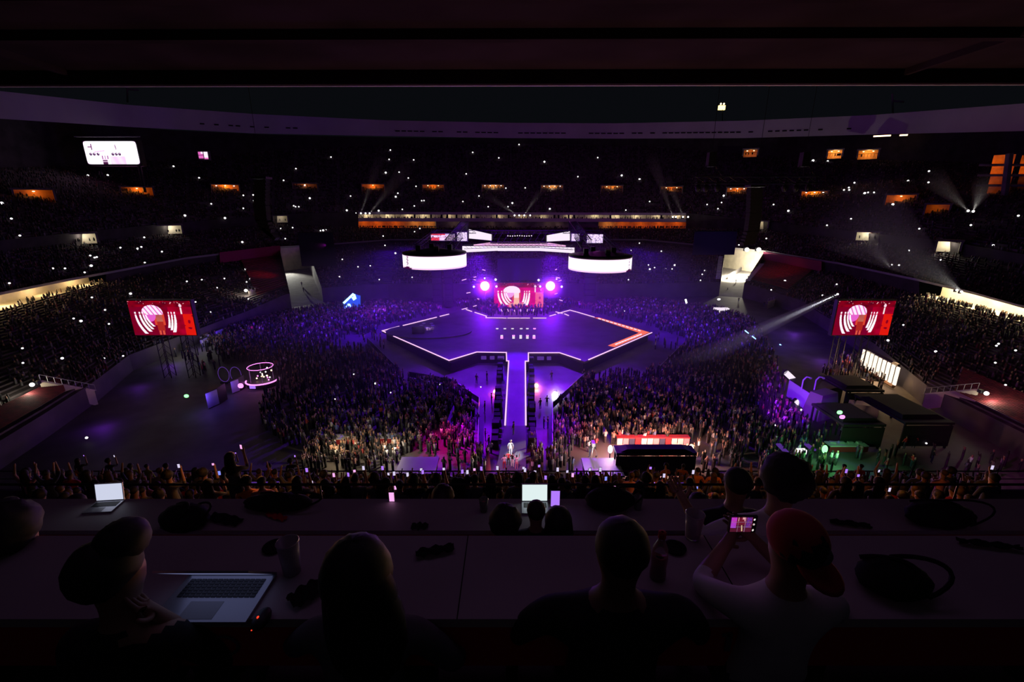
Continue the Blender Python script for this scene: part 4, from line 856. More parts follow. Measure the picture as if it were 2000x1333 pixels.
a, b = atz(1556, 882, 1.2), atz(1573, 882, 1.2); o = MB().box((a+b)/2, (b.x-a.x, .5, .5)).build('light_bar', 'phone_glow'); tag(o, 'bright white light bar between two violet strips near the right front', 'light')

# ---------------------------------------------------------------- people
def human_mesh(name, V, E, lv=1):
    """V: list of (pos, radius, material index); one continuous skinned surface"""
    bm = bmesh.new(); lay = bm.verts.layers.skin.verify(); vs = []
    for i, (p, r, _m) in enumerate(V):
        v = bm.verts.new(p); rr = r if isinstance(r, tuple) else (r, r); v[lay].radius = rr; v[lay].use_root = (i == 0); vs.append(v)
    for a, b in E: bm.edges.new((vs[a], vs[b]))
    me = bpy.data.meshes.new(name); bm.to_mesh(me); bm.free()
    o = bpy.data.objects.new('tmp', me); col.objects.link(o); s = o.modifiers.new('s', 'SKIN'); s.use_smooth_shade = True
    ss = o.modifiers.new('u', 'SUBSURF'); ss.levels = lv; ss.render_levels = lv
    dg = bpy.context.evaluated_depsgraph_get(); out = bpy.data.meshes.new_from_object(o.evaluated_get(dg)); out.name = name
    bpy.data.objects.remove(o); bpy.data.meshes.remove(me)
    A = np.array([V[a][0] for a, b in E], float); B = np.array([V[b][0] for a, b in E], float); MI = [(V[a][2], V[b][2]) for a, b in E]
    D = B-A; LL = (D**2).sum(1)+1e-9; n = len(out.polygons); cs = np.zeros(n*3); out.polygons.foreach_get('center', cs); cs = cs.reshape(-1, 3); mi = np.zeros(n, int)
    for i, c in enumerate(cs):
        tt = np.clip(((c-A)*D).sum(1)/LL, 0, 1); q = A+D*tt[:, None]; k = int(((q-c)**2).sum(1).argmin()); mi[i] = MI[k][0] if tt[k] < .5 else MI[k][1]
    out.polygons.foreach_set('material_index', mi.astype(np.int32)); out.update(); return out
def hand(V, E, w, wrist, d, n, s=1.0, curl=.5, side=1):
    """palm, five separate fingers with knuckle bends, thumb from the side of the palm"""
    d = Vector(d).normalized(); n = Vector(n).normalized(); x = d.cross(n).normalized()*side; wrist = Vector(wrist)
    pm = wrist+d*.05*s; V.append((pm, (.03*s, .018*s), 0)); E.append((w, len(V)-1)); pi_ = len(V)-1
    for k, ln in ((-1.5, .030), (-.5, .036), (.5, .034), (1.5, .027)):
        b = wrist+d*.088*s+x*(k*.019*s); V.append((b, .0095*s, 0)); E.append((pi_, len(V)-1)); pr = len(V)-1; dd = d
        for j in range(3):
            dd = (dd-n*curl*.55).normalized() if j else (dd-n*curl*.3).normalized(); b = b+dd*(ln*(1-.18*j))*s; V.append((b, (.0085-.0012*j)*s, 0)); E.append((pr, len(V)-1)); pr = len(V)-1
    b = wrist+d*.03*s-x*.03*s; V.append((b, .012*s, 0)); E.append((pi_, len(V)-1)); pr = len(V)-1; dd = (d*.6-x*.8).normalized()
    for j in range(2): b = b+dd*.032*s; V.append((b, .0095*s, 0)); E.append((pr, len(V)-1)); pr = len(V)-1; dd = (dd+d*.5-n*.3).normalized()
def person_parts(seated=False, la=None, ra=None, head=(0, 0), lean=0.0, wide=1.0, fingers=False, legs=True, handn=((0, 1, 0), (0, 1, 0)), curl=(.5, .5), bulk=1.0, headturn=(0, .0)):
    """V, E with the feet at z=0, facing +Y; la / ra: (elbow, wrist) relative to the shoulders"""
    h0 = .50 if seated else .95; V = []; E = []
    def add(p, r, m, par=None):
        V.append((Vector(p), r, m)); 
        if par is not None: E.append((par, len(V)-1))
        return len(V)-1
    pel = add((0, 0, h0), (.15*wide, .11*bulk), 2); sp = add((0, lean*.3, h0+.20), (.135*wide, .10*bulk), 1, pel); ch = add((0, lean*.75, h0+.40), (.155*wide, .11*bulk), 1, sp); nb = add((0, lean*.95, h0+.50), (.085*wide, .07), 1, ch)
    nk = add((head[0]*.4, lean*1.05+head[1]*.4, h0+.575), .056, 0, nb); hb = add((head[0]*.8, lean*1.1+head[1]*.9, h0+.66), (.068, .078), 0, nk); hm = add((head[0]*1.1, lean*1.12+head[1]*1.1, h0+.745), (.074, .09), 0, hb); ht = add((head[0]*1.3, lean*1.12+head[1]*1.2, h0+.81), (.052, .065), 0, hm)
    for s in (-1, 1): add(V[hm][0]+Vector((s*.086, 0, -.015)), (.012, .02), 0, hm)
    add(V[hm][0]+Vector((0, .105, -.02)), .014, 0, hm)
    sh = {}
    for s, a, hn, cu in ((-1, la, handn[0], curl[0]), (1, ra, handn[1], curl[1])):
        S = Vector((s*.19*wide, lean*.9, h0+.475)); si = add(S, .062*bulk, 1, ch)
        if a is None: a = ((s*.09, .03, -.27), (s*.08, .16, -.48))
        e = add(S+Vector(a[0]), .046, 1 if len(a) < 3 else 0, si); mid = add(S+Vector(a[0]).lerp(Vector(a[1]), .5), .038, 0, e); w = add(S+Vector(a[1]), .027, 0, mid)
        dr = (Vector(a[1])-Vector(a[0])).normalized()
        if fingers: hand(V, E, w, S+Vector(a[1]), dr, hn, 1, cu, -s)
        else: add(S+Vector(a[1])+dr*.07, (.04, .02), 0, w); add(S+Vector(a[1])+dr*.14, (.025, .014), 0, len(V)-1)
        sh[s] = S+Vector(a[1])+dr*.09
    if legs:
        for s in (-1, 1):
            if seated: k = add((s*.12, .42, h0+.02), .068, 2, add((s*.10, .08, h0-.02), .085, 2, pel)); a_ = add((s*.12, .46, .09), .042, 2, k)
            else: k = add((s*.11, .02, .50), .058, 2, add((s*.10, 0, h0-.12), .085, 2, pel)); a_ = add((s*.12, -.01, .09), .042, 2, k)
            add(V[a_][0]+Vector((0, .15, -.05)), (.04, .03), 3, a_)
    return V, E, V[hm][0], sh
def hair_on(c, kind, parent, mat='hair_black', seed=0, yaw=0):
    m = MB(); c = Vector(c); R = Matrix.Rotation(yaw, 3, 'Z')
    if kind == 'short': m.ell(c+R @ Vector((0, -.012, .028)), (.092, .108, .092), 18, 12, R, .05, seed)
    if kind == 'curly': m.ell(c+R @ Vector((0, -.02, .04)), (.125, .135, .125), 22, 14, R, .16, seed)
    if kind == 'long': m.ell(c+R @ Vector((0, -.02, .02)), (.105, .118, .11), 20, 14, R, .05, seed); m.lathe(c+R @ Vector((0, -.05, 0)), [(.03, .08), (.10, .05), (.118, -.08), (.125, -.2), (.12, -.34), (.06, -.42), (.01, -.43)], 18, 1, .62)
    if kind == 'cap':
        m.ell(c+R @ Vector((0, -.005, .03)), (.098, .112, .095), 18, 12, R)
    o = m.build('hair' if kind != 'cap' else 'cap', mat, parent, True); return o
SLOTS = ['skin', 'cloth_black', 'cloth_navy', 'dark_plastic']
VAR = {}
UP = lambda s, k=0: ((s*.05, .16, -.10), (s*-.03, .24, .17+.1*k))
for nm, kw in dict(stand=dict(), stand2=dict(head=(.02, .02), la=((-.12, .05, -.24), (-.02, .24, -.22)), ra=((.12, .05, -.24), (.02, .25, -.2))), sit=dict(seated=True), sit2=dict(seated=True, lean=.1, head=(-.02, .02)),
                   phone=dict(ra=UP(1, 1), seated=False), sitphone=dict(ra=UP(1, .6), la=UP(-1, .4), seated=True), cheer=dict(la=((-.12, .04, .22), (-.06, .06, .47)), ra=((.12, .04, .22), (.1, .06, .47)))).items():
    V, E, hc, sh = person_parts(**kw); VAR[nm] = (human_mesh('spectator_body', V, E, 1), hc, sh)
HAIRM = {}
for hk in ('short', 'curly', 'long', 'cap'):
    tmp = bpy.data.objects.new('x', None); o = hair_on((0, 0, 0), hk, tmp, seed=3); HAIRM[hk] = o.data; bpy.data.objects.remove(o); bpy.data.objects.remove(tmp)
def spectator(p, var, lab, grp=None, shirt='cloth_black', skin='skin', hair='short', trouser='cloth_navy', rz=0.0, s=1.0, name='spectator', cat='person', hairmat='hair_black', parts=True):
    t = thing(name, p, lab, cat, grp, rz); t.scale = (s, s, s); me, hc, sh = VAR[var]
    o = bpy.data.objects.new('body', me); col.objects.link(o); o.parent = t
    if not me.materials:
        for k in SLOTS: me.materials.append(M[k])
    for i, k in enumerate((skin, shirt, trouser, 'dark_plastic')): o.material_slots[i].link = 'OBJECT'; o.material_slots[i].material = M[k]
    if parts:
        hm_ = HAIRM[hair]; h = bpy.data.objects.new('hair' if hair != 'cap' else 'cap', hm_); col.objects.link(h); h.parent = t; h.location = hc
        h.material_slots[0].link = 'OBJECT'; h.material_slots[0].material = M[hairmat]
    return t
def phone(p, lab, grp=None, glow='phone_glow', w=.075, h=.15, rz=0.0, land=False, sc_=1.0):
    t = thing('phone', p, lab, 'phone', grp, rz); 
    if land: w, h = h, w
    me_b = MB().box((0, 0, 0), (w, .009, h)); cs_ = me_b.build('case', 'dark_plastic'); cs_.parent = t
    m = MB(); m.quad((-w*.45, -.006, -h*.46), (w*.45, -.006, -h*.46), (w*.45, -.006, h*.46), (-w*.45, -.006, h*.46)); o = m.build('display', glow); o.parent = cs_; t.scale = (sc_,)*3; return t

# near stand below the press desks
def row_z(y): return CAMZ-(6.41+(12.9-6.41)*(y-9)/11.0)-1.33      # floor height of the row at distance y
rows = [9.0+.84*k for k in range(14)]
for k, y in enumerate(rows):
    pass
m = MB()
for y in rows: m.box((0, y+.1, row_z(y)-1.0), (70, .84, 2.0))
struct('stand_near', m, 'step_concrete')
m = MB(); m.box((0, 20.9, 6.6), (70, .3, 13.2)); struct('wall_near_front', m, 'concrete')
rz_ = row_z(19.9)
def rail(name, y, z, lab, mat='black_metal', h=1.0, x0=-30, x1=30, r=.035, step=2.2):
    t = thing('railing', ((x0+x1)/2, y, z), lab, 'railing'); m = MB(); m.tube((x0, y, z+h), (x1, y, z+h), r, 6); m.tube((x0, y, z+h*.55), (x1, y, z+h*.55), r*.6, 5); m.build('top_rail', mat, t)
    x = x0
    while x <= x1: MB().tube((x, y, z), (x, y, z+h), r*.8, 5).build('post', mat, t); x += step
    return t
rail('railing', 20.5, rz_, 'dark front railing of the stand below the press desks', h=aty(1000, 921, 20.5).z-rz_)
rail('railing', 5.75, CAMZ-6.4, 'thin black railing just beyond the last press desk', h=aty(300, 947, 5.75).z-(CAMZ-6.4), x0=-9, x1=9, r=.018, step=3.1)
for x0, x1, y, lab in ((460, 545, 943, 'handrail with a painted violet glint among the spectators on the left'), (1290, 1335, 945, 'handrail with a painted violet glint among the spectators right of the catwalk'), (1738, 1850, 948, 'faint grey handrail among the spectators at the right')):
    a, b = aty(x0, y+1, 12.7), aty(x1, y-1, 12.7); t = thing('handrail', a, lab, 'railing'); MB().tube(a, b, .018, 6).build('bar', 'dim_violet_glow' if x0 < 1700 else 'steel', t)  # violet glint is painted in as a self-glowing bar
    for p in (a, b): MB().tube(p, (p.x, p.y, row_z(12.7)), .02, 5).build('post', 'steel', t)
used = []; n_spec = 0; seats_taken = set()
def seat_near(px, py, dz):
    """row seat whose hand or head height dz meets the pixel ray"""
    best = None
    for k, y in enumerate(rows):
        p = aty(px, py, y); e = abs(p.z-(row_z(y)+dz))
        if best is None or e < best[0]: best = (e, k, p)
    return best
def put(px, py, dz, var, lab, **kw):
    global n_spec
    e, k, p = seat_near(px, py, dz); me, hc, sh = VAR[var]; x = p.x
    s = max(.86, min(1.1, 1.0)); used.append((x, k)); n_spec += 1
    return spectator((x, rows[k], row_z(rows[k])), var, lab, **kw), p, rows[k]
special = [  # px of shoulders, py of the head, shirt, label
    (150, 905, 'cloth_orange', 'standing spectator in a dull orange shirt, left of the white laptop screen'), (250, 893, 'cloth_green', 'spectator in an olive shirt with a raised arm at the far left'), (285, 905, 'cloth_green', 'spectator in a yellow-green shirt left of the orange shirted one'),
    (322, 906, 'cloth_orange', 'spectator in an orange shirt standing between yellow-green shirt and a glowing phone'), (470, 885, 'cloth_orange', 'spectator with a broad orange back, left one of the pair above the violet handrail'), (498, 885, 'cloth_pink', 'spectator with a pale orange back, right one of the pair above the violet handrail'),
    (522, 888, 'cloth_orange', 'spectator in dim orange beside the orange pair'), (452, 925, 'cloth_orange', 'spectator in yellow-orange bending below the orange pair'), (1302, 900, 'cloth_orange', 'spectator in a dim orange top below the black tent'), (1335, 902, 'cloth_orange', 'spectator in a narrow bright orange vest below the black tent'),
    (1362, 920, 'cloth_orange', 'spectator in an orange shirt stooping near the violet handrail'), (1396, 922, 'cloth_orange', 'spectator in a solid orange shirt left of the tall standing man'), (1579, 907, 'cloth_orange', 'spectator in a bright orange shirt with arms bent right of the tall standing man'),
    (1606, 908, 'cloth_orange', 'spectator in a dark amber jacket next to the bent-armed orange shirt'), (1650, 907, 'cloth_orange', 'spectator in an orange polo shirt, second to the right of the tall man'), (1683, 908, 'cloth_red', 'spectator in a dusky red shirt at the end of the orange row')]
for px, py, c, lab in special:
    put(px, py, 1.69, random.choice(('stand', 'stand2')), lab, shirt=c, hair=random.choice(('short', 'curly')), rz=random.uniform(-.3, .3))
phones = [(156, 895, 'phone_violet'), (216, 896, 'phone_glow'), (337, 920, 'phone_glow'), (406, 916, 'phone_pink'), (417, 935, 'phone_blue'), (460, 883, 'phone_pink'), (455, 890, 'phone_violet'), (572, 896, 'phone_violet'), (591, 929, 'phone_violet'), (601, 953, 'phone_glow'), (624, 967, 'phone_pink'),
          (645, 939, 'phone_pink'), (656, 951, 'phone_blue'), (674, 938, 'phone_violet'), (685, 947, 'phone_violet'), (686, 931, 'phone_pink'), (704, 925, 'phone_glow'), (742, 925, 'phone_violet'), (754, 937, 'phone_glow'), (765, 936, 'phone_glow'), (792, 938, 'phone_glow'), (819, 928, 'phone_glow'),
          (822, 933, 'phone_violet'), (768, 964, 'phone_pink'), (864, 927, 'phone_glow'), (901, 932, 'phone_violet'), (911, 933, 'phone_glow'), (925, 928, 'phone_pink'), (939, 926, 'phone_violet'), (971, 925, 'phone_glow'), (1023, 925, 'phone_glow'), (1026, 929, 'phone_glow'), (1046, 934, 'phone_glow'), (1054, 921, 'phone_violet'),
          (1067, 944, 'phone_violet'), (1091, 928, 'phone_glow'), (1110, 932, 'phone_glow'), (1121, 939, 'phone_pink'), (1147, 944, 'phone_glow'), (1155, 928, 'phone_glow'), (1176, 928, 'phone_glow'), (1187, 946, 'phone_blue'), (1204, 963, 'phone_pink'), (1262, 939, 'phone_glow'), (1282, 957, 'phone_violet'), (1276, 925, 'phone_violet'),
          (1303, 940, 'phone_glow'), (1356, 957, 'phone_glow'), (1368, 964, 'phone_blue'), (1361, 933, 'phone_glow'), (1493, 958, 'phone_glow'), (1495, 932, 'phone_glow'), (1583, 967, 'phone_blue'), (1683, 968, 'phone_glow'), (1690, 940, 'phone_violet'), (1666, 931, 'phone_violet'), (1752, 968, 'phone_glow'), (1731, 931, 'phone_glow'), (1957, 924, 'phone_glow')]
GN = {'phone_violet': 'violet', 'phone_glow': 'white', 'phone_pink': 'pink', 'phone_blue': 'blue'}
for i, (px, py, g) in enumerate(phones):
    zone = 'left end' if px < 600 else 'left of the catwalk' if px < 900 else 'before the catwalk' if px < 1120 else 'below the tent' if px < 1400 else 'right end'
    t, p, y = put(px, py, 1.95, 'phone', f'dark spectator holding up a {GN[g]} phone in the near stand, {zone}', grp=f'spectators with {GN[g]} phones, {zone}', shirt=random.choice(('cloth_black', 'cloth_navy', 'cloth_grey')), hair=random.choice(('short', 'long', 'curly')), rz=0)
    me, hc, sh = VAR['phone']; hp_ = sh[1]; t.location.x = p.x-hp_.x; t.location.z = p.z-hp_.z-.05
    t.location.y = y
    phone(Vector((p.x, y+hp_.y-.04, p.z)), f'{GN[g]} glowing phone held up in the near stand, {zone}', f'{GN[g]} phones, {zone}', 'phone_screen' if g == 'phone_glow' else g, rz=random.uniform(-.3, .3), w=.06 if y < 14 else .07, h=.115 if i % 3 else .07)
cand = []
for k, y in enumerate(rows):
    x = -1.22*y
    while x < 1.22*y:
        xx = x+random.uniform(-.1, .1); x += random.choice((.58, .62, .7, 1.1 if k < 9 else .6))
        if all(abs(xx-a) > .42 or kk != k for a, kk in used): cand.append((y, xx, k))
cand.sort(key=lambda c: c[0]); MAXS = 284; far_rest = []
for y, x, k in cand:
    if n_spec < MAXS:
        px = 1000+x/y*889; zone = 'left end' if px < 420 else 'left half' if px < 900 else 'middle' if px < 1150 else 'right half' if px < 1600 else 'right end'; lvl = 'upper rows' if k < 3 else 'lower rows'
        stnd = (px < 600 or px > 1250) and random.random() < .5
        spectator((x, y, row_z(y)), random.choice(('stand', 'stand2', 'cheer')) if stnd and k > 3 else random.choice(('sit', 'sit2')), f'dark spectator seen from behind, {lvl}, {zone} of the near stand', f'spectators in the near stand, {lvl}, {zone}', shirt=random.choice(('cloth_black', 'cloth_black', 'cloth_navy', 'cloth_grey', 'cloth_red', 'cloth_pink')),
                  skin=random.choice(('skin', 'skin_dark')), hair=random.choice(('short', 'long', 'curly', 'short')), hairmat=random.choice(('hair_black', 'hair_black', 'hair_brown')), rz=random.uniform(-.25, .25), s=random.uniform(.93, 1.03)); n_spec += 1
    else: far_rest.append((x, y, row_z(y)-.45, random.uniform(-.2, .2)))
light('POINT', 'orange_glow', (-6.6, 10.4, 23.0), 70, (1, .35, .08), .3); light('POINT', 'orange_glow', (5.0, 11.0, 22.6), 70, (1, .32, .05), .3); light('POINT', 'orange_glow', (9.2, 11.2, 22.4), 80, (1, .32, .05), .3)

# people standing out on the field
def fperson(px, py, var, lab, z=0.0, name='stage_hand', **kw): 
    p = atz(px, py, z); return spectator(p, var, lab, name=name, **kw)
fperson(997.5, 889, 'stand', 'performer in a pale costume with wide shoulders walking on the lit catwalk end', 1.05, 'performer', shirt='cloth_white', trouser='cloth_white', hair='curly', hairmat='cloth_white', rz=pi, s=1.05)
for px, py, sh_, tr, lab, v in ((1001, 913, 'cloth_black', 'cloth_white', 'person in a black shirt and white trousers at the foot of the catwalk', 'stand2'), (985, 917, 'cloth_white', 'cloth_red', 'person crouching in white at the foot of the catwalk, left of the group', 'stand2'), (1009, 918, 'cloth_white', 'cloth_pink', 'dancer in white at the foot of the catwalk, right of the group', 'cheer'), (993, 910, 'cloth_red', 'cloth_black', 'dark red clothed person at the foot of the catwalk, behind the white trousers', 'stand')):
    fperson(px, py, v, lab, .66, 'performer', shirt=sh_, trouser=tr, rz=random.uniform(-.6, .6))
for px, py, lab in ((948, 862, 'dark staff member standing alone low on the left aisle'), (955, 876, 'dark staff member leaning at the end of the left aisle'), (947, 806, 'dark staff member with a camera midway up the left aisle'), (951, 745, 'lone dark staff member high on the left aisle'), (931, 750, 'small dark staff member left of the upper aisle'), (960, 790, 'staff member below the red spotlight'),
                    (1062, 838, 'dark staff member low on the right aisle, left one of a pair'), (1070, 838, 'dark staff member low on the right aisle, right one of a pair'), (1055, 800, 'dark staff member beside the black cases of the right aisle'), (1068, 795, 'dark staff member in front of the white spotlight'), (1077, 744, 'small dark staff member high on the right aisle'), (1140, 740, 'small dark staff member near the slanting barrier'),
                    (1152, 893, 'dark camera operator standing on the violet platform'), (1163, 918, 'dark figure standing below the violet platform'), (1003, 850, 'dark figure standing on the catwalk behind the performer'), (1445, 540, 'lone dark figure walking in the bright tunnel'), (1420, 572, 'dark figure at the foot of the bright tunnel'), (1442, 592, 'dark figure right below the bright tunnel'), (1492, 600, 'dark figure beside the right ramp wall'),
                    (560, 533, 'dark figure on the grey tunnel ramp, upper one'), (578, 548, 'dark figure on the grey tunnel ramp, lower one'), (1765, 878, 'staff member in a red vest at the right field corner, left one of a pair'), (1783, 876, 'staff member in a red vest at the right field corner, right one of a pair'), (1778, 915, 'dark figure walking below the red vested pair'), (1818, 905, 'figure with a small light walking near the right front')):
    z = .5; h = hit(px, py); zt = 2.0 if px == 1003 else 1.6 if px == 1152 else 0
    if px in (1445, 560, 578): p = None
    if px in (1445, 560, 578):
        wa, wb, ba, bb, _ = R_ if px > 1000 else L; s = {1445: .45, 560: .45, 578: .3}[px]; q = (wa+wb)/2*(1-s)+(zset(ba, 4.6)+zset(bb, 4.6))/2*s; spectator(q, 'stand', lab, name='stage_hand', parts=False)
    else: fperson(px, py, 'stand' if px % 2 else 'stand2', lab, zt, shirt='cloth_red' if 'red vest' in lab else 'cloth_black', rz=random.uniform(-2, 2), parts=py > 700)
t = thing('camera_tripod', atz(1158, 892, 1.6), 'broadcast camera on a tripod on the violet platform', 'camera'); p = atz(1158, 892, 1.6); MB().box(p+Vector((0, .2, 1.5)), (.35, .8, .4)).build('camera_body', 'cloth_white', t)
for a in (0, 2.1, 4.2): MB().tube(p+Vector((0, 0, 1.35)), p+Vector((.55*math.cos(a), .55*math.sin(a), 0)), .035, 6).build('leg', 'steel', t)
t = thing('folding_screen', atz(953, 918, 0), 'small pink lit triangular flag left of the catwalk end', 'flag'); p = atz(953, 922, 0); m = MB(); m.add([p+Vector((-.4, 0, .1)), p+Vector((.35, 0, .1)), p+Vector((.15, .1, 2.6)), p+Vector((.05, .1, 2.6))], [(0, 1, 2, 3)]); m.build('flag_cloth', 'cloth_pink', t); MB().tube(p+Vector((.1, .15, 0)), p+Vector((.1, .15, 2.7)), .05, 6).build('pole', 'steel', t)

# ---------------------------------------------------------------- the mass of the crowd
def tmpl(kind):
    """low figure: list of vertices, quads and a region number per vertex (0 skin/hair, 1 top, 2 legs)"""
    v = []; f = []; r = []
    def pr(a, b, ra, rb, reg, n=5):
        a = Vector(a); b = Vector(b); q = (b-a).to_track_quat('Z', 'Y').to_matrix(); k = len(v)
        for p, rr in ((a, ra), (b, rb)):
            for i in range(n): t = 2*pi*i/n; v.append(tuple(p+q @ Vector((rr[0]*math.cos(t), rr[1]*math.sin(t), 0)))); r.append(reg)
        for i in range(n): f.append((k+i, k+(i+1) % n, k+n+(i+1) % n, k+n+i))
        f.append((k+n, k+n+1, k+n+2, k+n+3))
    if kind == 'far':
        pr((0, 0, 0), (0, 0, .62), (.2, .16), (.22, .14), 1, 4); pr((0, 0, .62), (0, 0, .9), (.12, .12), (.09, .09), 0, 4)
    else:
        pr((0, 0, 0), (0, 0, .9), (.15, .12), (.17, .13), 2); pr((0, 0, .9), (0, 0, 1.46), (.17, .12), (.22, .12), 1); pr((0, 0, 1.46), (0, 0, 1.74), (.09, .09), (.09, .1), 0)
        if kind == 'a': pr((-.22, 0, 1.42), (-.28, .12, 1.05), (.05, .05), (.04, .04), 1, 4); pr((.22, 0, 1.42), (.28, .12, 1.05), (.05, .05), (.04, .04), 1, 4)
        if kind == 'b': pr((-.22, 0, 1.42), (-.2, .15, 1.9), (.05, .05), (.03, .03), 0, 4); pr((.22, 0, 1.42), (.3, .05, 1.1), (.05, .05), (.04, .04), 1, 4)
        if kind == 'c': pr((-.22, 0, 1.42), (-.28, .1, 1.95), (.05, .05), (.03, .03), 0, 4); pr((.22, 0, 1.42), (.25, .1, 1.95), (.05, .05), (.03, .03), 0, 4)
    n4 = [q+(q[-1],)*(4-len(q)) for q in f]
    return np.array(v), np.array(n4), np.array(r)
TOPS = .6*np.array([(.02, .02, .022), (.03, .03, .035), (.05, .05, .06), (.10, .10, .11), (.35, .33, .34), (.62, .60, .62), (.30, .04, .05), (.10, .14, .30), (.45, .25, .2)])
TP = np.array([.34, .22, .12, .07, .05, .09, .05, .03, .03])
def crowd(name, P, yaw, kinds, lab, bright=1.0, rnd=0):
    """P: n x 3 feet positions; ONE stuff object"""
    g = np.random.default_rng(rnd); n = len(P); which = g.integers(0, len(kinds), n); VV = []; FF = []; CC = []; off = 0
    for ki, kd in enumerate(kinds):
        tv, tf, tr = tmpl(kd); idx = np.where(which == ki)[0]; m = len(idx)
        if not m: continue
        a = yaw[idx]+g.normal(0, .35, m); s = g.uniform(.92, 1.06, m); ca, sa = np.cos(a)*s, np.sin(a)*s
        X = tv[None, :, 0]*ca[:, None]-tv[None, :, 1]*sa[:, None]+P[idx, 0][:, None]; Y = tv[None, :, 0]*sa[:, None]+tv[None, :, 1]*ca[:, None]+P[idx, 1][:, None]; Z = tv[None, :, 2]*s[:, None]+P[idx, 2][:, None]
        VV.append(np.stack([X, Y, Z], -1).reshape(-1, 3)); nv = len(tv); FF.append((tf[None]+(np.arange(m)*nv)[:, None, None]+off).reshape(-1, 4)); off += m*nv
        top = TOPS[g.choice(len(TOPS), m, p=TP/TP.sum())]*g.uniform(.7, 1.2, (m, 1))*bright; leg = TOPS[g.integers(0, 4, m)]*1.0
        sk = np.where(g.random((m, 1)) < .5, np.array([[.02, .015, .015]]), np.array([[.26, .15, .10]]))*g.uniform(.7, 1.1, (m, 1))
        col_ = np.stack([sk, top, leg], 1); C = col_[:, tr, :].reshape(-1, 3); CC.append(C)
    V = np.concatenate(VV); F = np.concatenate(FF); C = np.concatenate(CC)
    me = bpy.data.meshes.new(name); me.vertices.add(len(V)); me.vertices.foreach_set('co', V.ravel().astype(np.float32))
    me.loops.add(F.size); me.polygons.add(len(F)); me.loops.foreach_set('vertex_index', F.ravel().astype(np.int32)); me.polygons.foreach_set('loop_start', np.arange(0, F.size, 4, dtype=np.int32)); me.polygons.foreach_set('loop_total', np.full(len(F), 4, np.int32))
    me.update(calc_edges=True); ca_ = me.color_attributes.new('Col', 'FLOAT_COLOR', 'POINT'); ca_.data.foreach_set('color', np.concatenate([np.clip(C, 0, 1), np.ones((len(C), 1))], 1).ravel().astype(np.float32))
    me.materials.append(M['crowd_clothes']); o = bpy.data.objects.new(name, me); col.objects.link(o); return tag(o, lab, 'crowd', kind='stuff')
def in_poly(x, y, poly):
    ins = np.zeros(len(x), bool); n = len(poly)
    for i in range(n):
        x1, y1 = poly[i]; x2, y2 = poly[(i+1) % n]; c = ((y1 > y) != (y2 > y)); t = (x2-x1)*(y-y1)/((y2-y1) if y2 != y1 else 1e-9)+x1; ins ^= c & (x < t)
    return ins
def gpoly(pts): return [(atz(x, y, 0).x, atz(x, y, 0).y) for x, y in pts]
ZONES = [([(392, 672), (440, 648), (560, 615), (640, 600), (760, 594), (850, 600), (868, 610), (745, 636), (735, 652), (690, 655), (640, 668), (720, 690), (790, 738), (880, 754), (934, 792), (934, 884), (860, 888), (600, 888), (530, 862), (505, 820), (520, 775), (560, 742), (500, 715), (440, 700)], 1.35),
         ([(1120, 598), (1250, 588), (1400, 606), (1470, 630), (1500, 680), (1530, 740), (1535, 800), (1600, 860), (1600, 885), (1400, 885), (1352, 862), (1190, 862), (1110, 884), (1082, 887), (1082, 802), (1150, 742), (1290, 725), (1335, 684), (1340, 662), (1285, 645), (1250, 632), (1160, 612)], 1.35),
         ([(875, 600), (905, 590), (1115, 590), (1125, 602), (1078, 612), (1070, 618), (952, 618), (945, 612), (920, 602)], .9),
         ([(600, 882), (785, 882), (775, 925), (590, 925)], 2.0), ([(1205, 893), (1350, 893), (1352, 928), (1205, 928)], 1.6), ([(1090, 850), (1185, 850), (1185, 884), (1090, 884)], 1.2), ([(860, 890), (945, 888), (935, 925), (860, 925)], 1.0), ([(1045, 888), (1130, 890), (1130, 925), (1040, 925)], 1.1), ([(1352, 880), (1600, 885), (1620, 925), (1352, 925)], 1.0),
         ([(640, 660), (700, 655), (745, 665), (760, 690), (720, 690)], .12), ([(1285, 650), (1340, 665), (1320, 700), (1270, 700)], .12), ([(1600, 845), (1720, 850), (1720, 880), (1600, 880)], .35), ([(1620, 885), (1990, 900), (1990, 940), (1620, 925)], .30), ([(600, 862), (800, 858), (800, 872), (600, 874)], 1.6),
         ([(1640, 690), (1700, 720), (1740, 765), (1690, 770), (1600, 735)], .6), ([(330, 690), (400, 655), (440, 650), (470, 690), (400, 740)], .25), ([(940, 880), (962, 880), (955, 925), (930, 925)], 1.2), ([(1034, 870), (1060, 870), (1066, 925), (1034, 925)], 1.5), ([(1194, 850), (1350, 850), (1352, 868), (1192, 868)], 1.6)]
pts = []
for poly, dens in ZONES:
    g = gpoly(poly); A = np.array(g); lo, hi = A.min(0), A.max(0); n = int((hi-lo).prod()*dens); q = rng.uniform(lo, hi, (n, 2)); pts.append(q[in_poly(q[:, 0], q[:, 1], g)])
fp = np.concatenate(pts); yaw = np.arctan2(-(0-fp[:, 0]), (95-fp[:, 1])); yaw = np.where(fp[:, 1] > 108, pi, yaw)
crowd('floor_crowd', np.column_stack([fp, np.zeros(len(fp))]), yaw, ('a', 'b', 'c', 'a'), 'dense standing crowd filling the field around the stage', 1.7, 5)
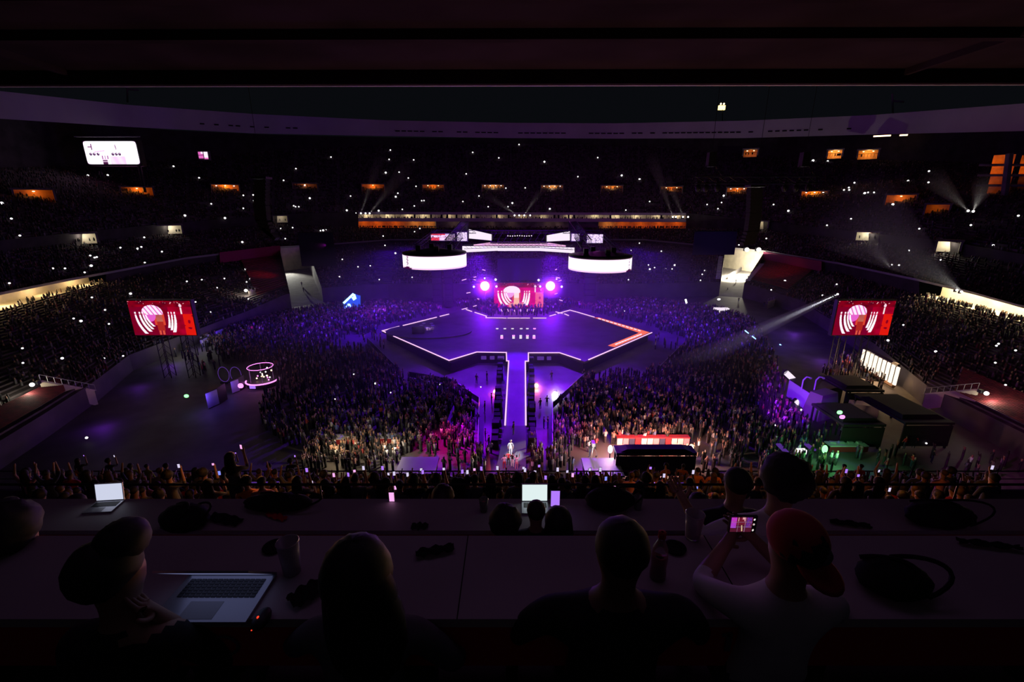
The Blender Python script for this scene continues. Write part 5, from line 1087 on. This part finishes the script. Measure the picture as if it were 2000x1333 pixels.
# spectators of the tiers
def tier_crowd(f0, f1, n, dens, skip=(), gaps=(), ulo=-120, uhi=2120, empty=()):
    out = []; yw = []; us = []; u = float(ulo)
    while u < uhi:
        p = f0(u).lerp(f1(u), .5); q = f0(u+10).lerp(f1(u+10), .5); step = 10*.85/max(.05, (q-p).length); us.append(u); u += step
    for u in us:
        if any(a < u < b for a, b in skip): continue
        a, b = f0(u), f1(u)
        for k in range(n):
            if any(e[0] < u < e[1] and e[2] <= k/n <= e[3] for e in empty): continue
            if rng.random() > dens or int(u/42+.3) != int((u-3.2)/42+.3): continue
            t = (k+.45)/n; p = a.lerp(b, t); z = a.lerp(b, k/n).z; out.append((p.x+rng.uniform(-.2, .2), p.y+rng.uniform(-.2, .2), z)); yw.append(math.atan2(p.x, 100-p.y))
    return out, yw
Pc = []; Yc = []
for a in ((wall_top, B1, 30, .62, TUN, (), -120, 2120, ((465, 548, .1, 1), (1496, 1595, .08, 1), (1930, 2300, 0, .23), (-300, 55, 0, .13), (735, 765, 0, 1), (690, 705, 0, 1), (1330, 1350, 0, 1))), (B2, C1, 14, .7), (C2, DD, 40, .6)):
    o, y = tier_crowd(*a); Pc += o; Yc += y
# people lined up along the lit galleries and inside the portals
for f, u0, u1, n in ((B1, 20, 207, 34), (B1, 1795, 2040, 120), (C1, 700, 860, 95), (C1, 880, 1110, 40), (C1, 1165, 1340, 110)):
    for k in range(n): u = random.uniform(u0, u1); p = outward(f(u), random.uniform(-.5, .9)); Pc.append((p.x, p.y, p.z+.15)); Yc.append(0)
for (a, (t_, P_, w_, h_)) in PORT:
    if h_ > 1.7 and w_ > 4:
        for k in range(random.choice((3, 4, 5)) if 'wide' not in a[6] else 2):
            p = P_(random.uniform(-.42, .42)*w_, random.uniform(.1, 1.2), 0); Pc.append((p.x, p.y, p.z+min(.4, h_*.12))); Yc.append(0)
for k in range(160): u = random.uniform(702, 1338); p = outward(mix(C1, C2, .62)(u), .5); Pc.append((p.x, p.y, p.z-.15)); Yc.append(0)
keep = []
for q in Pc:
    ok = True
    for A, B_ in RAMPS:
        d = (B_-A).xy; s = max(-.05, min(1.1, (Vector(q).xy-A.xy).dot(d)/d.length_squared)); w = Vector(q).xy-(A.xy+d*s)
        if w.length < 2.6 and w.y < 1.0: ok = False
    keep.append(ok)
Pc = [q for q, k in zip(Pc, keep) if k]; Yc = [q for q, k in zip(Yc, keep) if k]
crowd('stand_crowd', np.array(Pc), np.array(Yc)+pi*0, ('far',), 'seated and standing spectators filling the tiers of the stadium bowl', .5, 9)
pass
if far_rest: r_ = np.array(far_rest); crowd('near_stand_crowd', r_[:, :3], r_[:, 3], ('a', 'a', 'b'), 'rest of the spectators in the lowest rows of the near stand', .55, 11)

# ---------------------------------------------------------------- single phone lights out in the bowl
Z2 = [(278,557),(487,603),(597,602),(961,553),(1103,617),(10,757),(63,843),(110,937),(146,949),(1170,761),(1024,826),(1348,714),(1402,712),(1406,743),(1348,786),(1246,840),(1571,631),(1639,566),(1833,502),(1688,659),(1716,730),(1627,772),(1637,777),(1655,777),(1942,718),(1921,797),(1971,812),(799,947),(667,1004),(783,1000),(763,1010),(897,1026),(500,1048),(536,1056),(524,1059),(505,1104),(469,1141),(293,1119),(360,1119),(802,1087),(1342,973),(1556,898),(1621,893),(1580,954),(1775,910),(1790,908),(1805,905),(1747,966),(52,1201),(509,1280),(723,1259),(1035,1191),(1118,1182),(1243,1175),(1202,1226),(1361,1123),(1385,1177),(1366,1194),(1376,1289),(1083,1305),(1836,1087),(1896,1069),(1880,1165),(1983,1110)]
Z3 = [(213,682),(322,716),(310,754),(230,765),(290,788),(598,765),(680,800),(988,684),(1017,684),(1015,671),(1046,644),(1103,702),(1122,698),(1154,698),(1027,844),(894,880),(629,873),(558,953),(1343,633),(1456,642),(1459,580),(1259,764),(1310,722),(1405,899),(1691,879),(1954,827),(1365,998),(1347,1020),(1252,1099),(1293,1101),(1664,1046),(1734,1030),(1525,1072),(1815,990),(1820,1044),(406,989),(661,1188),(948,1207),(585,1238),(869,1268),(1523,1275),(817,521),(898,524),(193,1185),(203,1152),(216,1131),(50,1101),(36,1122),(0,1121)]
Z4 = [(125,516),(128,598),(347,572),(581,572),(687,559),(652,624),(411,350),(452,364),(586,302),(608,380),(1174,314),(1388,241),(323,849),(1503,575),(1974,661),(1941,722),(1869,800),(483,1016)]
Z5 = [(1846,502),(1858,491),(1953,528),(1840,597),(1507,534),(1287,620),(1362,650),(1897,721),(1327,386),(1241,472),(832,344),(429,340),(1455,1047),(1562,826),(612,945),(620,976)]
ZF = [(208,211),(200,272),(360,275),(178,358),(265,355),(325,393),(375,447),(257,492),(243,515),(412,541),(427,540),(364,575),(286,597),(132,606),(744,226),(914,262),(702,366),(1046,175),(1211,287),(785,510),(680,546),(845,580),(974,580),(1002,556),(1086,457),(960,459),(1429,384),(1558,260),(1714,376),(1828,400),(1833,400),(1896,546),(1741,602),(1246,594),(400,722),(366,743),(161,771)]
Z1 = [(173,265),(241,316),(77,398),(136,488),(350,473),(168,694),(325,684),(961,400),(1758,489),(1888,393),(1928,410),(1897,420),(1620,524),(1685,674),(1731,693),(1667,707),(1839,712),(1830,251),(1972,303),(1773,298),(1603,582),(1748,1193),(1526,1201),(532,1171),(797,1188),(210,1224),(110,1165)]
dots = [(x/2.836, 130+y/2.836) for x, y in Z2]+[(1300+x/2.836, 130+y/2.836) for x, y in Z3]+[(x/2.857, 500+y/2.857) for x, y in Z4]+[(1300+x/2.857, 500+y/2.857) for x, y in Z5]+[(700+x/3.333, 230+y/3.333) for x, y in ZF]+[(700+x/3.333, 400+y/3.333) for x, y in Z1]
dot_me = {}
for i, (px, py) in enumerate(dots):
    h = hit(px, py)
    if h is None: h = atR(px, py, 230)
    d = (Vector((0, 0, CAMZ))-h); L_ = d.length; p = h+d.normalized()*min(2.2, L_*.03); r = L_/889*(1.25+.5*((i*7) % 5 == 0)); key = round(r, 2)
    if key not in dot_me:
        o = MB().ell((0, 0, 0), (key, key, key*.9), 8, 6).build('phone_light', 'phone_glow'); dot_me[key] = o
    else: o = bpy.data.objects.new('phone_light', dot_me[key].data); col.objects.link(o)
    o.location = p; side = 'left' if px < 600 else 'right' if px > 1400 else 'far'
    lvl = 'field crowd' if p.z < 3.2 else 'upper tier' if py < 415 else 'middle tier' if py < 470 and abs(px-1000) > 400 else 'lower tier'
    tag(o, f'tiny bright white phone light held up in the {side+" " if lvl != "field crowd" else ""}{lvl}{" on the left side" if px < 1000 and lvl == "field crowd" else " on the right side" if lvl == "field crowd" else ""}', 'phone light', f'phone lights, {side if lvl != "field crowd" else ("left" if px < 1000 else "right")}, {lvl}')
for x, y, lab in ((705, 417, 'leftmost'), (714, 417, 'second'), (722, 417, 'third'), (1005, 421, 'first of the centre four'), (1014, 421, 'second of the centre four'), (1024, 421, 'third of the centre four'), (1035.5, 421, 'fourth of the centre four'), (1314, 424, 'right pair, left'), (1320, 424, 'right group, middle'), (1334, 424, 'right pair, upper'), (1344, 424, 'right group, last'),
                  (1891, 412, 'amber tower pair, left'), (1901, 413, 'amber tower pair, right'), (1636, 575, 'of the long follow beam'), (1869, 567, 'on the lit right gallery, left'), (1878, 570, 'on the lit right gallery, right')):
    p = atR(x, y, 222 if y < 430 and x < 1400 else 165 if x > 1800 and y < 420 else 118); r = (Vector((0, 0, CAMZ))-p).length/889*1.5
    t = thing('beam_light', p, f'white beam searchlight on the stand edge, {lab}', 'searchlight'); MB().ell(p, (r, r, r), 10, 7).build('lens', 'lamp_white', t); MB().box(p+Vector((0, r*1.6, -.2)), (r*2, r*1.4, r*2.2)).build('lamp_body', 'black_metal', t)

# ---------------------------------------------------------------- press desks
D1, D2, D3 = CAMZ-1.5, CAMZ-2.55, CAMZ-2.55
def ysurf(py, z): return atz(1000, py, z).y
def desk(py0, py1, z, lab, front=.20):
    y0, y1 = ysurf(py0, z), ysurf(py1, z); t = thing('press_desk', (0, (y0+y1)/2, z), lab, 'desk')
    MB().box((0, (y0+y1)/2, z-.02), (14, y1-y0, .04)).build('desk_top', 'desk_top', t)
    MB().box((0, y0+.02, z-.04-front/2), (14, .03, front)).build('front_panel', 'desk_red', t); MB().box((0, y1-.02, z-.3), (14, .03, .56)).build('back_panel', 'desk_top', t)
    for k in range(-5, 6): MB().box((k*1.25, (y0+y1)/2, z-.39), (.05, (y1-y0)*.8, .70)).build('support', 'black_metal', t)
    return t, y0, y1
t1, y0, y1 = desk(1210, 1047, D1, 'nearest long pale press desk with a red front panel')
t2, a2, b2 = desk(1037, 975, D2, 'second long pale press desk, one row down')
for py, z, lab in ((1043, D1, 1),): 
    y = ysurf(py, z)
for k, (z, ya, yb) in enumerate(((D1-.77, -1.0, y1+.55), (D2-.77, y1+.4, b2+.6), (CAMZ-4.4, b2+.5, 4.95), (CAMZ-6.4, 4.95, 8.5))):
    s = MB(); s.box((0, (ya+yb)/2, z-.5), (16 if k < 2 else 30, yb-ya, 1.0)); struct(f'floor_press_{k+1}', s, 'step_concrete')
for x in (380, 432):                                                    # ring shaped marks on the red panel
    m = MB(); c = aty(x+5, 1262, y0-.002)
    for k in range(20): a = k*pi/10; b = a+pi/10; m.tube(c+Vector((.055*math.cos(a), 0, .045*math.sin(a))), c+Vector((.055*math.cos(b), 0, .045*math.sin(b))), .006, 4)
    m.build('printed_ring', 'cloth_grey', t1)
m = MB(); c = aty(1423, 1255, y0-.002); m.box(c, (.022, .004, .09)); m.box(c+Vector((-.012, 0, .035)), (.03, .004, .014)); m.build('printed_mark', 'cloth_grey', t1)
for x in (905, 1415): m = MB(); m.box((aty(x, 1130, (y0+y1)/2).x, (y0+y1)/2, D1+.001), (.004, y1-y0, .002)); m.build('desk_seam', 'black_cloth', t1)

def on_desk(px, py, z): return atz(px, py, z)
def cup(px, py, z, h, r, lab, mat='cup_plastic'):
    p = on_desk(px, py, z); t = thing('plastic_cup', p, lab, 'cup'); MB().lathe(p, [(.01, .002), (r*.78, .002), (r, h), (r*.95, h), (r*.72, .01), (.01, .01)], 24).build('cup_wall', mat, t, True); MB().lathe(p, [(.01, h*.62), (r*.88, h*.62)], 24).build('drink', 'drink_red', t)
    MB().lathe(p, [(r*1.0, h-.002), (r*1.06, h), (r*1.0, h+.004)], 24).build('rim', mat, t, True); return t
cup(571, 1118, D1, .155, .044, 'tall purple-lit plastic cup standing behind the silver laptop'); cup(1352, 1050, D1, .13, .042, 'pale purple-lit plastic cup left of the phone screen', 'cup_plastic')
p = on_desk(1284, 1128, D1); t = thing('bottle', p, 'clear plastic bottle with reddish drink beside the man in the black T-shirt', 'bottle')
MB().lathe(p, [(.01, 0), (.032, .002), (.034, .02), (.031, .06), (.034, .1), (.03, .15), (.013, .19), (.013, .205)], 24).build('bottle_body', 'clear_plastic', t, True); MB().lathe(p, [(.01, .003), (.029, .004), (.029, .11), (.01, .11)], 20).build('drink', 'drink_red', t, True); MB().lathe(p, [(.016, .2), (.016, .225), (.005, .228)], 16).build('cap', 'cloth_red', t, True)
for px, py, z, lab in ((536, 1071, D1, 'dark round ashtray-like lid behind the purple cup'), (1318, 1073, D1, 'dark round lid on the desk right of the bottle')):
    q = on_desk(px, py, z); o = MB().lathe(q, [(.045, 0), (.05, .012), (.042, .014), (.035, .006), (.005, .006)], 24).build('round_lid', 'black_cloth', None, True); tag(o, lab, 'lid')
# laptops
def laptop(pxc, py_near, z, w, d, lab, open_deg, screen, tilt_scr=None, mat='silver', rz=0.0):
    c = on_desk(pxc, py_near, z); t = thing('laptop', c, lab, 'laptop', rz=rz); P = []
    b = MB().box((0, d/2, .008), (w, d, .014)).build('base', mat); b.parent = t
    k = MB()
    for r in range(6):
        for q in range(14): k.box((-w*.43+w*.86*(q+.5)/14, d*.50+r*d*.066, .0165), (w*.052, d*.052, .003))
    k = k.build('keyboard', 'dark_plastic'); k.parent = b; tp = MB().box((-w*.05, d*.22, .0155), (w*.36, d*.34, .001)).build('touchpad', 'grey_plastic'); tp.parent = b
    Rm = Matrix.Rotation(math.radians(open_deg-90), 3, 'X'); hinge = Vector((0, d, .014)); s = MB(); s.box(hinge+Rm.inverted() @ Vector((0, 0, d/2)) if False else hinge+(Matrix.Rotation(-math.radians(open_deg-90), 3, 'X') @ Vector((0, 0, d/2))), (w, .008, d), rot=Matrix.Rotation(-math.radians(open_deg-90), 3, 'X'))
    s = s.build('lid', mat); s.parent = t; Rq = Matrix.Rotation(-math.radians(open_deg-90), 3, 'X'); q = MB(); q.quad(*[hinge+Rq @ Vector((x*w*.47, -.0055, zz*d)) for x, zz in ((-1, .05), (1, .05), (1, .95), (-1, .95))]); q = q.build('display', screen); q.parent = s
    return t
laptop(386, 1222, D1, .36, .235, 'half closed silver laptop lighting its keyboard, beside the man with the quiff', 44.7, emitter('screen_blue', (.45, .5, 1.0), .22), mat='silver', rz=0.0)
lp = laptop(189, 1004, D2, .235, .165, 'open laptop with a bright white page on the left', 100, 'laptop_white', rz=.1); laptop(1046, 1006, D2, .235, .165, 'open laptop with a bright white screen in the middle, half hidden by a head', 100, 'laptop_cool')
0 and light('AREA', 'laptop_glow', on_desk(385, 1150, D1)+Vector((.02, .07, .17)), .09, (.62, .66, 1.0), .22, on_desk(370, 1205, D1), sy=.14)
# wireless mouse with a red glow, cables, bags
p = on_desk(512, 1216, D1); t = thing('computer_mouse', p, 'black computer mouse glowing red beside the laptop', 'mouse'); MB().ell(p+Vector((0, 0, .015)), (.03, .05, .022), 16, 10).build('shell', 'dark_plastic', t, True); MB().ell(p+Vector((-.004, -.012, .037)), (.004, .006, .003), 8, 6).build('red_light', 'red_dot', t)
MB().ell(p+Vector((-.012, -.046, .014)), (.003, .003, .002), 8, 6).build('red_light', 'red_dot', t)
def bag(px, py, z, w, d, h, lab, mat='black_cloth', seed=1):
    p = on_desk(px, py, z); t = thing('backpack', p, lab, 'bag'); MB().ell(p+Vector((0, 0, h*.42)), (w/2, d/2, h*.5), 26, 16, None, .10, seed).build('bag_body', mat, t, True)
    for sx in (-.22, .25):
        m = MB(); pp_ = [p+Vector((w*(sx+.42*math.sin(a*1.3)), -d*.5*math.cos(a)*.9, h*(.35+.62*math.sin(a)))) for a in np.linspace(0, 2.6, 12)]; m.path(pp_, .009, 6); m.build('strap', mat, t)
    return t
bag(1738, 1150, D1, .27, .2, .13, 'black backpack with loose straps lying on the right part of the nearest desk'); bag(1830, 1022, D2, .55, .28, .2, 'large black camera bag on the second desk at the far right', seed=4); bag(365, 1030, D2, .38, .26, .22, 'black bag on the second desk left of centre', seed=6)
bag(1190, 992, D3, .42, .24, .2, 'black bag on the second desk right of the white laptop', seed=8) ; bag(545, 992, D3, .6, .22, .13, 'long dark bag on the second desk left of centre', seed=9)
def cloth_strip(px, py, z, w, d, lab, mat='black_cloth', seed=2, rz=0):
    c = on_desk(px, py, z); rn = random.Random(seed); n = 16; m = MB(); V = []; 
    for j in range(6):
        for i in range(n): u = i/(n-1)-.5; v = j/5-.5; V.append(c+Matrix.Rotation(rz, 3, 'Z') @ Vector((u*w, v*d*(1-.5*abs(u)), .004+.02*abs(math.sin(u*9+v*5+seed))+rn.random()*.006)))
    m.add(V, [(j*n+i, j*n+i+1, (j+1)*n+i+1, (j+1)*n+i) for j in range(5) for i in range(n-1)]); o = m.build('scarf', mat, None, True); return tag(o, lab, 'cloth')
cloth_strip(850, 1082, D1, .17, .055, 'dark crumpled strap of cloth right of the long haired woman', rz=.25); cloth_strip(1660, 1027, D2, .3, .08, 'pair of small dark gloves on the second desk at the right', seed=5, rz=-.2); cloth_strip(440, 1018, D2, .32, .12, 'folded dark cloth on the second desk', seed=7, rz=-.3)
cloth_strip(540, 1012, D2, .22, .07, 'small reddish cloth on the second desk', 'desk_red', seed=8, rz=-.4); cloth_strip(820, 1032, D2, .14, .09, 'small dark pouch on the second desk', seed=9); cloth_strip(1930, 1070, D1, .25, .04, 'thin dark cable end at the right end of the nearest desk', seed=10, rz=-.2)
p = on_desk(455, 1037, D2); o = MB().tube(on_desk(315, 1034, D2)+Vector((0, 0, .01)), on_desk(345, 998, D2)+Vector((0, 0, .01)), .012, 6).build('metal_bar', 'steel'); tag(o, 'thin pale metal bar lying across the second desk at the left', 'bar')
for px, py, lab in ((1245, 990, 'clear plastic cup with glinting rim on the second desk'), (945, 995, 'small clear cup on the second desk left of centre')):
    cup(px, py+4, D3, .12, .04, lab, 'clear_plastic')

# ---------------------------------------------------------------- people at the press desks
def fg(headpx, Y, lab, shirt='cloth_black', skin='skin', hair='short', hairmat='hair_black', scale=1.0, rz=0.0, trouser='cloth_navy', capmat=None, floor_z=None, **kw):
    V, E, hc, sh = person_parts(fingers=True, **kw); Hw = aty(headpx[0], headpx[1], Y); R = Matrix.Rotation(rz, 3, 'Z')
    loc = Hw-(R @ hc)*scale; t = thing('person', loc, lab, 'person', rz=rz); t.scale = (scale,)*3
    me = human_mesh('body', V, E, 2); o = bpy.data.objects.new('body', me); col.objects.link(o); o.parent = t
    for k in (skin, shirt, trouser, 'dark_plastic'): me.materials.append(M[k])
    for kd, mt in (((hair, hairmat),) if capmat is None else ((hair, hairmat), ('cap', capmat))):
        tmp = bpy.data.objects.new('x', None); h = hair_on((0, 0, 0), kd, tmp, mt, seed=5); bpy.data.objects.remove(tmp); h.parent = t; h.location = hc
        if kd == 'cap': h.scale = (1.0, 1.0, 1.0)
    return t, hc, loc
def quiff(t, hc):
    m = MB(); m.ell((.02, .035, .085), (.085, .095, .075), 20, 12, Matrix.Rotation(-.5, 3, 'Y'), .08, 2); m.ell((-.02, -.03, .02), (.10, .10, .105), 20, 12, None, .05, 3)
    o = m.build('quiff', 'hair_black', None, True); o.parent = t; o.location = hc
# 1: man with quiff, right hand on the touchpad
S = Vector((0, 0, 0))
Yh = 1.30
H1 = aty(222, 1112, Yh); hnd = on_desk(348, 1205, D1)+Vector((0, .0, .035)); shoulder = H1+Vector((.19*1.0+.0, -.05, -.27))
ra = (Vector((.10, .10, -.26)), hnd-shoulder-Vector((.02, .07, -.02)))
t, hc, loc = fg((222, 1112), Yh, 'man with a high dark quiff bent over the silver laptop at the lower left', seated=True, head=(.0, .02), lean=.02, ra=(ra[0], ra[1]), handn=((0, 0, 1), (0, 0, -1)), curl=(.4, .55), scale=1.0); quiff(t, hc)
# 2: woman with long dark hair
t, hc, loc = fg((702, 1110), 1.28, 'woman with long dark hair leaning forward at the nearest desk, left of centre', shirt='cloth_grey', hair='long', seated=True, lean=.05, wide=.95, la=((-.16, .10, -.2), (-.12, .22, -.16)), ra=((.14, .04, -.2), (.05, .26, -.2)), scale=1.0)
m = MB(); m.ell((0, -.03, .0), (.118, .125, .14), 24, 14, None, .06, 8); m.ell((.02, -.055, -.09), (.122, .10, .17), 24, 14, None, .06, 7); m.ell((.03, -.07, -.2), (.135, .09, .24), 24, 14, None, .06, 9); o = m.build('hair_fall', 'hair_black', None, True); o.parent = t; o.location = hc
cloth_strip(600, 1165, D1, .13, .10, 'dark sleeve-like bundle left of the long haired woman', rz=.9, seed=12)
# 3: man in a black T-shirt
t, hc, loc = fg((1213, 1075), 1.30, 'short haired man in a black T-shirt seen from behind, right of centre', shirt='cloth_black', skin='skin_dark', hair='short', seated=True, wide=1.3, bulk=1.1, la=((-.12, .08, -.2), (.06, .18, -.26)), ra=((.12, .08, -.2), (-.06, .18, -.26)))
# 4: man in a red cap holding the phone
Y4 = 1.32; H4 = aty(1553, 1062, Y4); PH = aty(1450, 1024, 1.62); R4 = Vector((-.19, 0, -.27))
t, hc, loc = fg((1553, 1062), Y4, 'person in a pale shirt and backward red cap filming with a phone', scale=.95, shirt='cloth_white', skin='skin', hair='short', capmat='cloth_red', seated=True, wide=1.05, la=(Vector((-.05, .16, -.07)), PH-H4-R4+Vector((-.045, .02, -.12))), ra=((.12, .12, -.2), PH-H4+Vector((-.19, 0, .27))+Vector((.07, .03, -.11))), handn=((0, 1, 0), (0, 1, 0)), curl=(.6, .6))
m = MB(); m.lathe((0, 0, 0), [(.001, .0), (.07, .004), (.085, -.006), (.07, -.01)], 20, 1, 1.0); o = m.build('cap_brim', 'cloth_red', None, True); o.parent = t; o.location = hc+Vector((.035, -.10, -.03)); o.rotation_euler = (.35, .25, 0)
o = MB().ell((.045, -.09, .02), (.028, .02, .035), 12, 8).build('cap_patch', 'cloth_grey', None, True); o.parent = t; o.location = hc
def fphone(u, v):
    if u > .86: 
        for cy in (.85, .52, .12):
            if math.hypot((u-.93)*1.9, v-cy) < .07: return (1.1, 1, 1) if not (cy == .52 and .03 < math.hypot((u-.93)*1.9, v-cy) < .05) else (.5, .1, .1)
        return (0, 0, 0)
    if (abs(u-.29) < .008 or abs(u-.58) < .008 or abs(v-.35) < .012 or abs(v-.67) < .012): return (.35, .2, .35)
    if (.28 < u < .31 or .44 < u < .56) and v > .75 and (v > .86 or u < .31 or u > .52): return (1, .45, .5)
    if u < .22 and v > .28: return (.35+.3*v, .05, .9*(.4+.6*nz(u, v, 20)))
    if .62 < u < .84 and v > .3: return (.3*nz(u, v, 20), .03, .55*nz(u, v, 24))
    if abs(u-.45-(.4-v)*.1) < .02 and .05 < v < .45: return (1, .75, .4)
    return (.18 if v > .5 else .10, .01, .03)
pht = thing('phone', PH, 'phone held sideways showing a purple and red filming view of the stage', 'phone'); w = .082; h = .046
P0, P1 = aty(1424, 1038, 1.62), aty(1477, 1010, 1.62)
grid_screen('display', P0.x, P1.x, P0.z, P1.z, 1.615, fphone, 90, 50, pht, attr_mat('phone_picture', .8) and 'phone_picture')
MB().box(((P0.x+P1.x)/2, 1.622, (P0.z+P1.z)/2), (P1.x-P0.x+.012, .01, P1.z-P0.z+.008)).build('case', 'dark_plastic', pht)
# 5: partial person at the left edge
fg((18, 1040), 1.75, 'person in a pale shirt with dark curly hair cut off by the left edge', shirt='cloth_white', hair='curly', seated=True, wide=1.0)
# 6: tall standing man, row below
fg((1530, 940), 2.15, 'tall standing man in a pale shirt, dark head rising above the red cap', shirt='cloth_white', hair='curly', wide=1.0, la=((-.16, .10, -.16), (-.22, .25, -.05)))
# heads in the second and third rows
for px, py, Y, hr, sh_, lab in ((987, 1022, 3.0, 'curly', 'cloth_black', 'dark haired person low behind the nearest desk, left of the white laptop'), (1090, 1018, 3.0, 'long', 'cloth_grey', 'person with shoulder length hair just below the white laptop'), (1047, 1000, 2.95, 'short', 'cloth_black', 'person whose head cuts into the white laptop screen'),
                               (1365, 990, 4.2, 'curly', 'cloth_black', 'person with a dark round head behind the pale cup'), (150, 985, 4.3, 'short', 'cloth_black', 'person leaning beside the white laptop page on the left'), (1440, 944, 2.85, 'short', 'cloth_black', 'dark person standing left of the tall man'), (866, 972, 4.45, 'curly', 'cloth_black', 'person with a round dark head beyond the second desk, left of centre')):
    V, E, hc, sh = person_parts(seated=py > 960, lean=0.0); Hw = aty(px, py, Y); s = .78 if px == 1047 else 1.0
    t = thing('person', Hw-hc*s, lab, 'person'); t.scale = (s, s, s); me = human_mesh('body', V, E, 1); o = bpy.data.objects.new('body', me); col.objects.link(o); o.parent = t
    for k in ('skin', sh_, 'cloth_navy', 'dark_plastic'): me.materials.append(M[k])
    h = bpy.data.objects.new('hair', HAIRM[hr]); col.objects.link(h); h.parent = t; h.location = hc
p = atz(1084, 990, D3)+Vector((0, 0, .085)); phone(p, 'tall phone with a violet camera view beside the middle laptop', None, 'phone_violet', .085, .17)
p = atz(766, 980, D3)+Vector((0, 0, .05)); phone(p, 'pink glowing phone standing at the far edge of the second desk', None, 'phone_pink', .05, .1)
light('POINT', 'face_glow', aty(1450, 1060, 1.45), .02, (.8, .3, 1), .05)
light('AREA', 'back_spill', (0, -1.6, 30.2), .55, (.7, .3, .5), 3, (0, 1.2, 26.4), sy=1)
light('AREA', 'press_spill', (0, 3.2, 30.6), 3.8, (.62, .30, .80), 5, (0, 2.4, 26), sy=1.6)

# ---------------------------------------------------------------- haze in the air, lit by the beams
def haze_mat(name, dens, color=(1, 1, 1), aniso=.3):
    m = bpy.data.materials.new(name); m.use_nodes = True; nt = m.node_tree; nt.nodes.clear()
    v = nt.nodes.new('ShaderNodeVolumeScatter'); v.inputs['Color'].default_value = (*color, 1); v.inputs['Density'].default_value = dens; v.inputs['Anisotropy'].default_value = aniso
    o = nt.nodes.new('ShaderNodeOutputMaterial'); nt.links.new(v.outputs[0], o.inputs['Volume']); M[name] = m; return m
haze_mat('stage_haze', .0016)
def math_node(nt, op, a, b=None):
    n = nt.nodes.new('ShaderNodeMath'); n.operation = op; n.use_clamp = op == 'SUBTRACT'
    for i, x in enumerate((a, b)):
        if x is None: continue
        if isinstance(x, (int, float)): n.inputs[i].default_value = x
        else: nt.links.new(x, n.inputs[i])
    return n.outputs[0]
def soft_haze(name, dens, kind, R=1.0):
    """density thins out from the lamp: with distance from the centre (ball) or along the axis (beam)"""
    m = haze_mat(name, dens); nt = m.node_tree; v = [n for n in nt.nodes if n.type == 'VOLUME_SCATTER'][0]; tc = nt.nodes.new('ShaderNodeTexCoord')
    if kind == 'ball':
        ln = nt.nodes.new('ShaderNodeVectorMath'); ln.operation = 'LENGTH'; nt.links.new(tc.outputs['Object'], ln.inputs[0])
        f = math_node(nt, 'SUBTRACT', 1.0, math_node(nt, 'DIVIDE', ln.outputs['Value'], R)); f = math_node(nt, 'MULTIPLY', f, f)
    else:
        sp = nt.nodes.new('ShaderNodeSeparateXYZ'); nt.links.new(tc.outputs['Generated'], sp.inputs[0]); f = math_node(nt, 'SUBTRACT', 1.0, sp.outputs['Z'])
    nt.links.new(math_node(nt, 'MULTIPLY', f, dens), v.inputs['Density'])
o = MB().box((1, 96, 9.5), (90, 70, 19)).build('stage_haze', 'stage_haze'); tag(o, 'thin haze hanging over the stage', 'haze', kind='stuff')
soft_haze('beam_haze', .12, 'beam'); soft_haze('beam_haze_thin', .06, 'beam'); soft_haze('lamp_haze_big', .22, 'ball', 5.0); soft_haze('lamp_haze_small', .3, 'ball', 2.2)
for (px, py), Y, r, mat, lab, c, pw in LAMPS:
    R0 = 5.0 if r > 1 else 2.2; p = aty(px, py, Y); nm = 'lamp_haze_'+('big' if r > 1 else 'small')
    o = MB().ell((0, 0, 0), (R0, R0, R0), 20, 12).build('lamp_haze', nm); o.location = p-Vector((0, r*.5, 0)); tag(o, 'added haze ball giving bloom around the '+lab.split(' ', 1)[1], 'haze', kind='stuff')  # local haze balls added to give the lamps their bloom
def beam(a, b, r0, r1, power, color, lab, dens='beam_haze', ang=None):
    a = Vector(a); b = Vector(b); L_ = (b-a).length; an = 2*math.degrees(math.atan(r1/L_)) if ang is None else ang
    o = MB().tube((0, 0, .4), (0, 0, L_), max(r0, .12)*1.6, 14, r1*1.25).build('beam_haze', dens); o.location = a; o.rotation_euler = (b-a).to_track_quat('Z', 'Y').to_euler(); tag(o, lab, 'light beam', kind='stuff')
    light('SPOT', 'beam_lamp', a-(b-a).normalized()*.3, power, color, .05, b, an, 1.0)
P = atR(1636, 575, 117)
beam(P, aty(1270, 745, 74), .3, 1.9, 110000, (.85, .85, 1), 'long pale follow beam crossing from the right stand towards the stage')
BW = (.9, .85, .8)
for a, Ra, b, Rb, r1, pw, lab in (((705, 416), 221, (745, 300), 200, 2.2, 9000, 'faint beam rising from the far stand edge, leftmost'), ((722, 417), 221, (800, 320), 200, 3, 6000, 'faint wide beam rising from the far stand edge beside the leftmost'),
    ((1009, 420), 221, (950, 380), 205, 1.5, 9000, 'faint beam leaning left above the rig'), ((1024, 420), 221, (1058, 370), 205, 1.5, 11000, 'faint beam leaning right above the rig'), ((1314, 423), 221, (1270, 300), 200, 2.2, 5000, 'faint beam leaning left from the far stand edge at the right'), ((1334, 423), 221, (1300, 340), 200, 1.6, 5000, 'second faint beam leaning left at the right of the far stand edge'),
    ((1891, 412), 164, (1815, 340), 150, 2.2, 2500, 'faint beam leaning left beside the amber tower'), ((1901, 412), 164, (1930, 345), 150, 2.2, 3500, 'faint beam leaning right onto the amber tower'), ((1878, 569), 117, (1640, 400), 95, 6, 4500, 'broad hazy beam rising left from the lit right gallery'), ((1740, 524), 130, (1690, 465), 120, 1.6, 1500, 'short faint beam below the hazy white portal')):
    beam(atR(*a, Ra), atR(*b, Rb), .2, r1, pw*.4, BW, lab, 'beam_haze' if r1 < 5 else 'beam_haze_thin')
